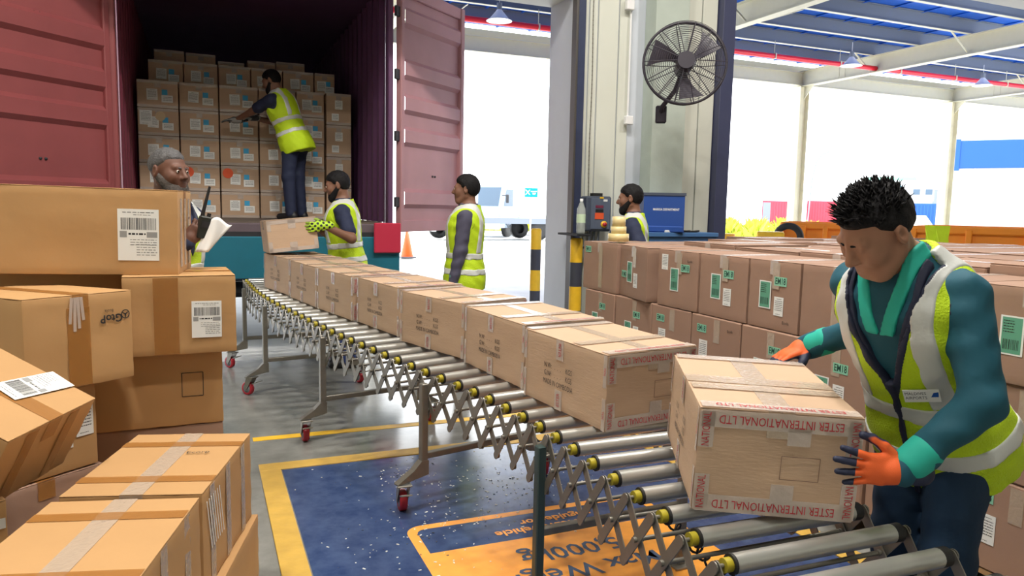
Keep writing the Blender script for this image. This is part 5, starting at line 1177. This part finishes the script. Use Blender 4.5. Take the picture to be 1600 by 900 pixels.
glove(o, Mi, J['R'][2], tuple(-ex*.9-ez*.34-ey*.25), tuple(ez*.9-ex*.3), True, FS*1.04, GLV, (.35, .35, .35, .35), (.5, .5), .0036, 1.15, gl_mask)
for nm in ('R', 'L'):
    sh_, el, wr = J[nm]; d = (wr-el)/np.linalg.norm(wr-el); q = Shape(); q.cone(wr-d*.075, wr-d*.035, .0480*FS, .0470*FS, .003); sdf_mesh(q, .004, 'cuff', GREENT, o, 1)
# collar and lanyard
q = Shape(); nb = T.to((0, -.012, .545))
T.add(q, off=.020, z0=.40, z1=.61, cuts=lambda x, y, z: np.maximum(np.abs(np.abs(x)-np.clip((z-.33)*.30, .0, .09))-.020, np.maximum(-y-.03, .36-z))); sdf_mesh(q, .005, 'collar', GREENT, o, 1)
q = Shape(); T.add(q, off=.0235, z0=.14, z1=.575, cuts=lambda x, y, z: np.maximum(np.abs(np.abs(x)-np.clip((z-.20)*.30+.008, .008, .1))-.009, -y)); sdf_mesh(q, .0045, 'lanyard', TRIMN, o, 0)
q = Shape(.0022); T.add(q, off=.0375, z0=-.165, z1=.24, flare=.09, cuts=lambda x, y, z: np.maximum(np.abs(x)-.010, -y)); sdf_mesh(q, .005, 'zip_placket', TRIMN, o, 0)
def chest_frame(x, z, off=.04):
    f = T.fn(off=.0375, flare=.09); ys = np.linspace(.05, .25, 200); P = np.array([T.to((x, y, z)) for y in ys]); d = f(P[:, 0], P[:, 1], P[:, 2]); y = ys[np.argmax(d > 0)]; return T.to((x, y, z)), y
bx, bz = -.085, .215; c0, y0 = chest_frame(bx, bz); c1, y1 = chest_frame(bx-.03, bz); tx = (c0-c1)/np.linalg.norm(c0-c1); up_ = T.R[:, 2]; nrm = np.cross(up_, -tx); nrm /= np.linalg.norm(nrm); nrm = nrm if nrm @ T.R[:, 1] > 0 else -nrm; xx = np.cross(up_, nrm)
Mb = Matrix([list(r_) for r_ in np.stack([xx, np.cross(nrm, xx), nrm], 1)]).to_4x4(); Mb.translation = Vector(c0+nrm*.003)
bd = inst('name_badge', plate(.088, .040, PAPER, .002), o, Mb)
inst('lettering', text_mesh('MALDIVES', .013, TRIMN, .9), bd, Matrix.Translation((-.014, .008, .0026))); inst('lettering', text_mesh('AIRPORTS', .013, TRIMN, .9), bd, Matrix.Translation((-.014, -.006, .0026)))
b = MB(); b.add([(.022, -.004, .0026), (.040, -.004, .0026), (.042, .012, .0026), (.030, .010, .0026)], [(0, 1, 2, 3)]); b.build('badge_mark', BLUE_B, bd, fix=False)

# ---- grey-haired man with the radio
g = gnd(262, 3.92); gy = facing(262); rd = atd(312, 352, 3.62)
camdir = Vector((-math.sin(-gy), -math.cos(-gy), 0)) ; rgt = Vector((math.cos(gy), math.sin(gy), 0)); fwdv = Vector((-math.sin(gy), math.cos(gy), 0))
hand_p = atd(314, 366, 3.60)
gp = person(g, gy+PI+.82, 1.0, 'grey-haired bearded man holding a radio and paper behind the long carton', head=(-.05, .05, 0), arms={'R': (hand_p-rgt*.07-Vector((0, 0, .04)), (.5, -.6, -.6)), 'L': (g+Vector((-.1, -.25, .80)), (-.6, -.6, 0))},
    skin=SKIN3, h=.006, shirt=NAVYS, hair=GREYHAIR, hairoff=.007, hairline=((-.12, .0), (-.04, .01), (0., .035), (.03, .058), (.06, .075), (.09, .085)), beard=BEARDG, hair_h=.004, vh=.007, hand={'R': (rgt*.55+Vector((0, 0, .6)), fwdv*-.9+rgt*.2, (.9, .9, .9, .9), (.5, .6))})
pr = hand_p + rgt*.0 + Vector((0, 0, .035))
e = empty('walkie_talkie', pr-Vector((0, 0, .06))); e.rotation_euler = (.12, .18, gy+.3); tag(e, 'black two-way radio with a thick aerial in the grey-haired man\'s hand', 'radio')
MB().box((0, 0, .06), (.055, .034, .11), bev=.006).build('case', mat('radio_black', S(34, 38, 34), .5), e); MB().tube([(-.016, 0, .11), (-.016, 0, .13), (-.010, 0, .26)], [.010, .009, .006], n=10).build('aerial', BLACK_R, e); MB().cyl((.014, 0, .113), (.014, 0, .132), .009, n=12).build('volume_knob', BLACK_R, e); MB().box((0, -.0175, .075), (.035, .002, .03)).build('speaker_grille', DARKM, e)
b = MB(); n1, n2 = 10, 12; vs = []
P0 = pr-rgt*.02-fwdv*.03-Vector((0, 0, .03))
for i in range(n1):
    for j in range(n2):
        u, v = i/(n1-1), j/(n2-1); vs.append(P0+rgt*(.01+.085*u*(.7+.5*v)+.05*v-.02*(1-v))+Vector((0, 0, -.09+.15*v+.02*math.sin(u*5)*v))+fwdv*(.012*math.sin(u*6+v*3)+.02*v))
b.add(vs, [(i*n2+j, (i+1)*n2+j, (i+1)*n2+j+1, i*n2+j+1) for i in range(n1-1) for j in range(n2-1)], 0, True); pp = b.build('paper_sheet', PAPER, fix=False); md = pp.modifiers.new('thickness', 'SOLIDIFY'); md.thickness = .0012; tag(pp, 'crumpled white paper sheet held beside the radio', 'paper')

# ---- bearded man lifting a carton off the container
lb_c = atd(452, 366, 6.15); fl_ = facing(452)
LIFT = carton((.40, .30, .262), lb_c, (fl_+.18, -.02, -.10), K_TAN, 'brown carton held up by the bearded man in front of the container', 'cartons printed made in Cambodia', flaps='x'); dL = (.40, .30, .256)
for v in (.112, -.112): decal(LIFT, dL, '-y', 0, v, .39, .03, TAPE_WHITE, 'tape')
for u in (-.18, .18):
    for v in (.085, -.085): decal(LIFT, dL, '-y', u, v, .03, .085, TAPE_WHITE, 'tape')
for v in (.09, -.09): decal(LIFT, dL, '-y', 0, v, .06, .07, TAPE_WHITE, 'tape')
R_l = LIFT.matrix_world.to_3x3(); lx, lyv, lz = R_l @ Vector((1, 0, 0)), R_l @ Vector((0, 1, 0)), R_l @ Vector((0, 0, 1))
gB = gnd(543, 6.55); byaw = math.radians(78)
w1 = LIFT.matrix_world @ Vector((.20, -.165, .05)) + lx*.06; w2 = LIFT.matrix_world @ Vector((.20, .165, .03)) + lx*.06
ob, Tb, Jb, _, _, Mib = person(gB, byaw, 1.01, 'bearded man in navy shirt and yellow vest lifting a carton with gloves', lean=.10, head=(.0, .14, 0), arms={'L': (w1, (-.4, -.5, -.8)), 'R': (w2, (.4, -.5, -.8))}, skin=SKIN2, h=.009, sleeve='short', beard=HAIR, bands=(.03, .155), eyes=True, vh=.009, fat=1.1, trousers=mat('blue_jeans', S(50, 70, 130), .8, noise=.1))
GLV2 = mask_mat('green_black_glove', S(30, 34, 36), S(178, 215, 45), .6, .2, 60); gm2 = lambda q: .5+.5*np.sign(np.sin(q[:, 0]*140)*np.sin(q[:, 1]*150+.8)+.15)*np.clip(q[:, 2]*60, 0, 1)
glove(ob, Mib, Jb['L'][2], tuple(-lx), tuple(-lyv), False, 1., GLV2, (.25, .25, .25, .25), (.6, .3), .005, 1.15, gm2); glove(ob, Mib, Jb['R'][2], tuple(-lx), tuple(lyv), True, 1., GLV2, (.25, .25, .25, .25), (.6, .3), .006, 1.15, gm2)

# ---- man stacking cartons inside the container
gC = aty(462, 336, 8.32); cyaw = math.radians(52)
wc = aty(368, 188, gC.y+.30); wc2 = aty(396, 184, gC.y+.33)
oc, Tc, Jc, _, _, Mic = person(Vector((gC.x, gC.y, CZ)), cyaw, 0.94, 'man in yellow vest reaching up to stack cartons inside the container', lean=.34, side=-.10, head=(.25, .05, 0), arms={'L': (wc, (-.5, -.2, -.8)), 'R': (wc2, (.4, -.2, -.8))}, skin=SKIN2, h=.010, sleeve='short', bands=(.06, .20), beard=HAIR, vh=.010, fat=1.08, arm_l=(.30, .27), stance=.11, trousers=NAVYS)
WGL = mask_mat('grey_work_glove', S(52, 54, 58), S(150, 150, 148), .7, .3, 60); gm3 = lambda q: .5+.5*np.sign(np.sin(q[:, 1]*160))
dv = (wc-Vector((gC.x, gC.y, wc.z))).normalized(); glove(oc, Mic, Jc['L'][2], tuple(dv), (0, -.3, .9), False, 1., WGL, (.2, .2, .2, .2), (.6, .3), .006, 1.15, gm3); glove(oc, Mic, Jc['R'][2], tuple(dv), (0, -.3, .9), True, 1., WGL, (.2, .2, .2, .2), (.6, .3), .007, 1.15, gm3)

# ---- man standing by the open container door
gD = gnd(727, 6.25); dyaw = facing(727)+PI/2+PI+PI-.12
def dl(x, y, z): return Matrix.Translation(gD) @ Matrix.Rotation(dyaw, 4, 'Z') @ Vector((x, y, z))
od, Td, Jd, _, _, Mid = person(gD, dyaw, .995, 'man in open yellow vest over a dark shirt standing with arms down', head=(.0, .05, 0), lean=-.03, arms={'R': (dl(.23, .06, .80), (.3, -.8, 0)), 'L': (dl(-.215, .07, .80), (-.3, -.8, 0))}, skin=SKIN2, h=.009, shirt=GREYS, trousers=mat('charcoal_trousers', S(58, 52, 66), .8, noise=.1), bands=(-.01, .12), hem=-.14, vh=.008, open_front=.05, fat=1.12, hairoff=.013)
GG = mat('green_grey_glove', S(96, 140, 138), .7, noise=.15, nscale=40)
for nm in ('L', 'R'): glove(od, Mid, Jd[nm][2], (0.05, 0, -1), tuple(Matrix.Rotation(dyaw, 3, 'Z') @ Vector((-1 if nm == 'L' else 1, .1, 0))), nm == 'R', 1., GG, (.2, .22, .25, .3), (.35, .3), .006, 1.12)

# ---- man at the work table
gE = gnd(992, 6.22); eyaw = facing(992)+PI/2-.05
oe, Te, Je, _, _, Mie = person(gE, eyaw, .965, 'bearded man in navy shirt and yellow vest standing behind the EM18 cartons', head=(.0, .06, 0), lean=.04, arms={'R': (tuple(gE+Vector((-.15, .22, .85))), (.3, -.8, 0)), 'L': (tuple(gE+Vector((-.25, -.18, .95))), (-.3, -.8, -.2))}, skin=SKIN2, h=.008, sleeve='short', beard=HAIR, bands=(.02, .15), vh=.008, hand={'L': ((-.6, 0, -.7), (0, -.8, .5), (.5, .5, .5, .5), (.5, .4)), 'R': ((-.4, 0, -.8), (0, .8, .5), (.5, .5, .5, .5), (.5, .4))})
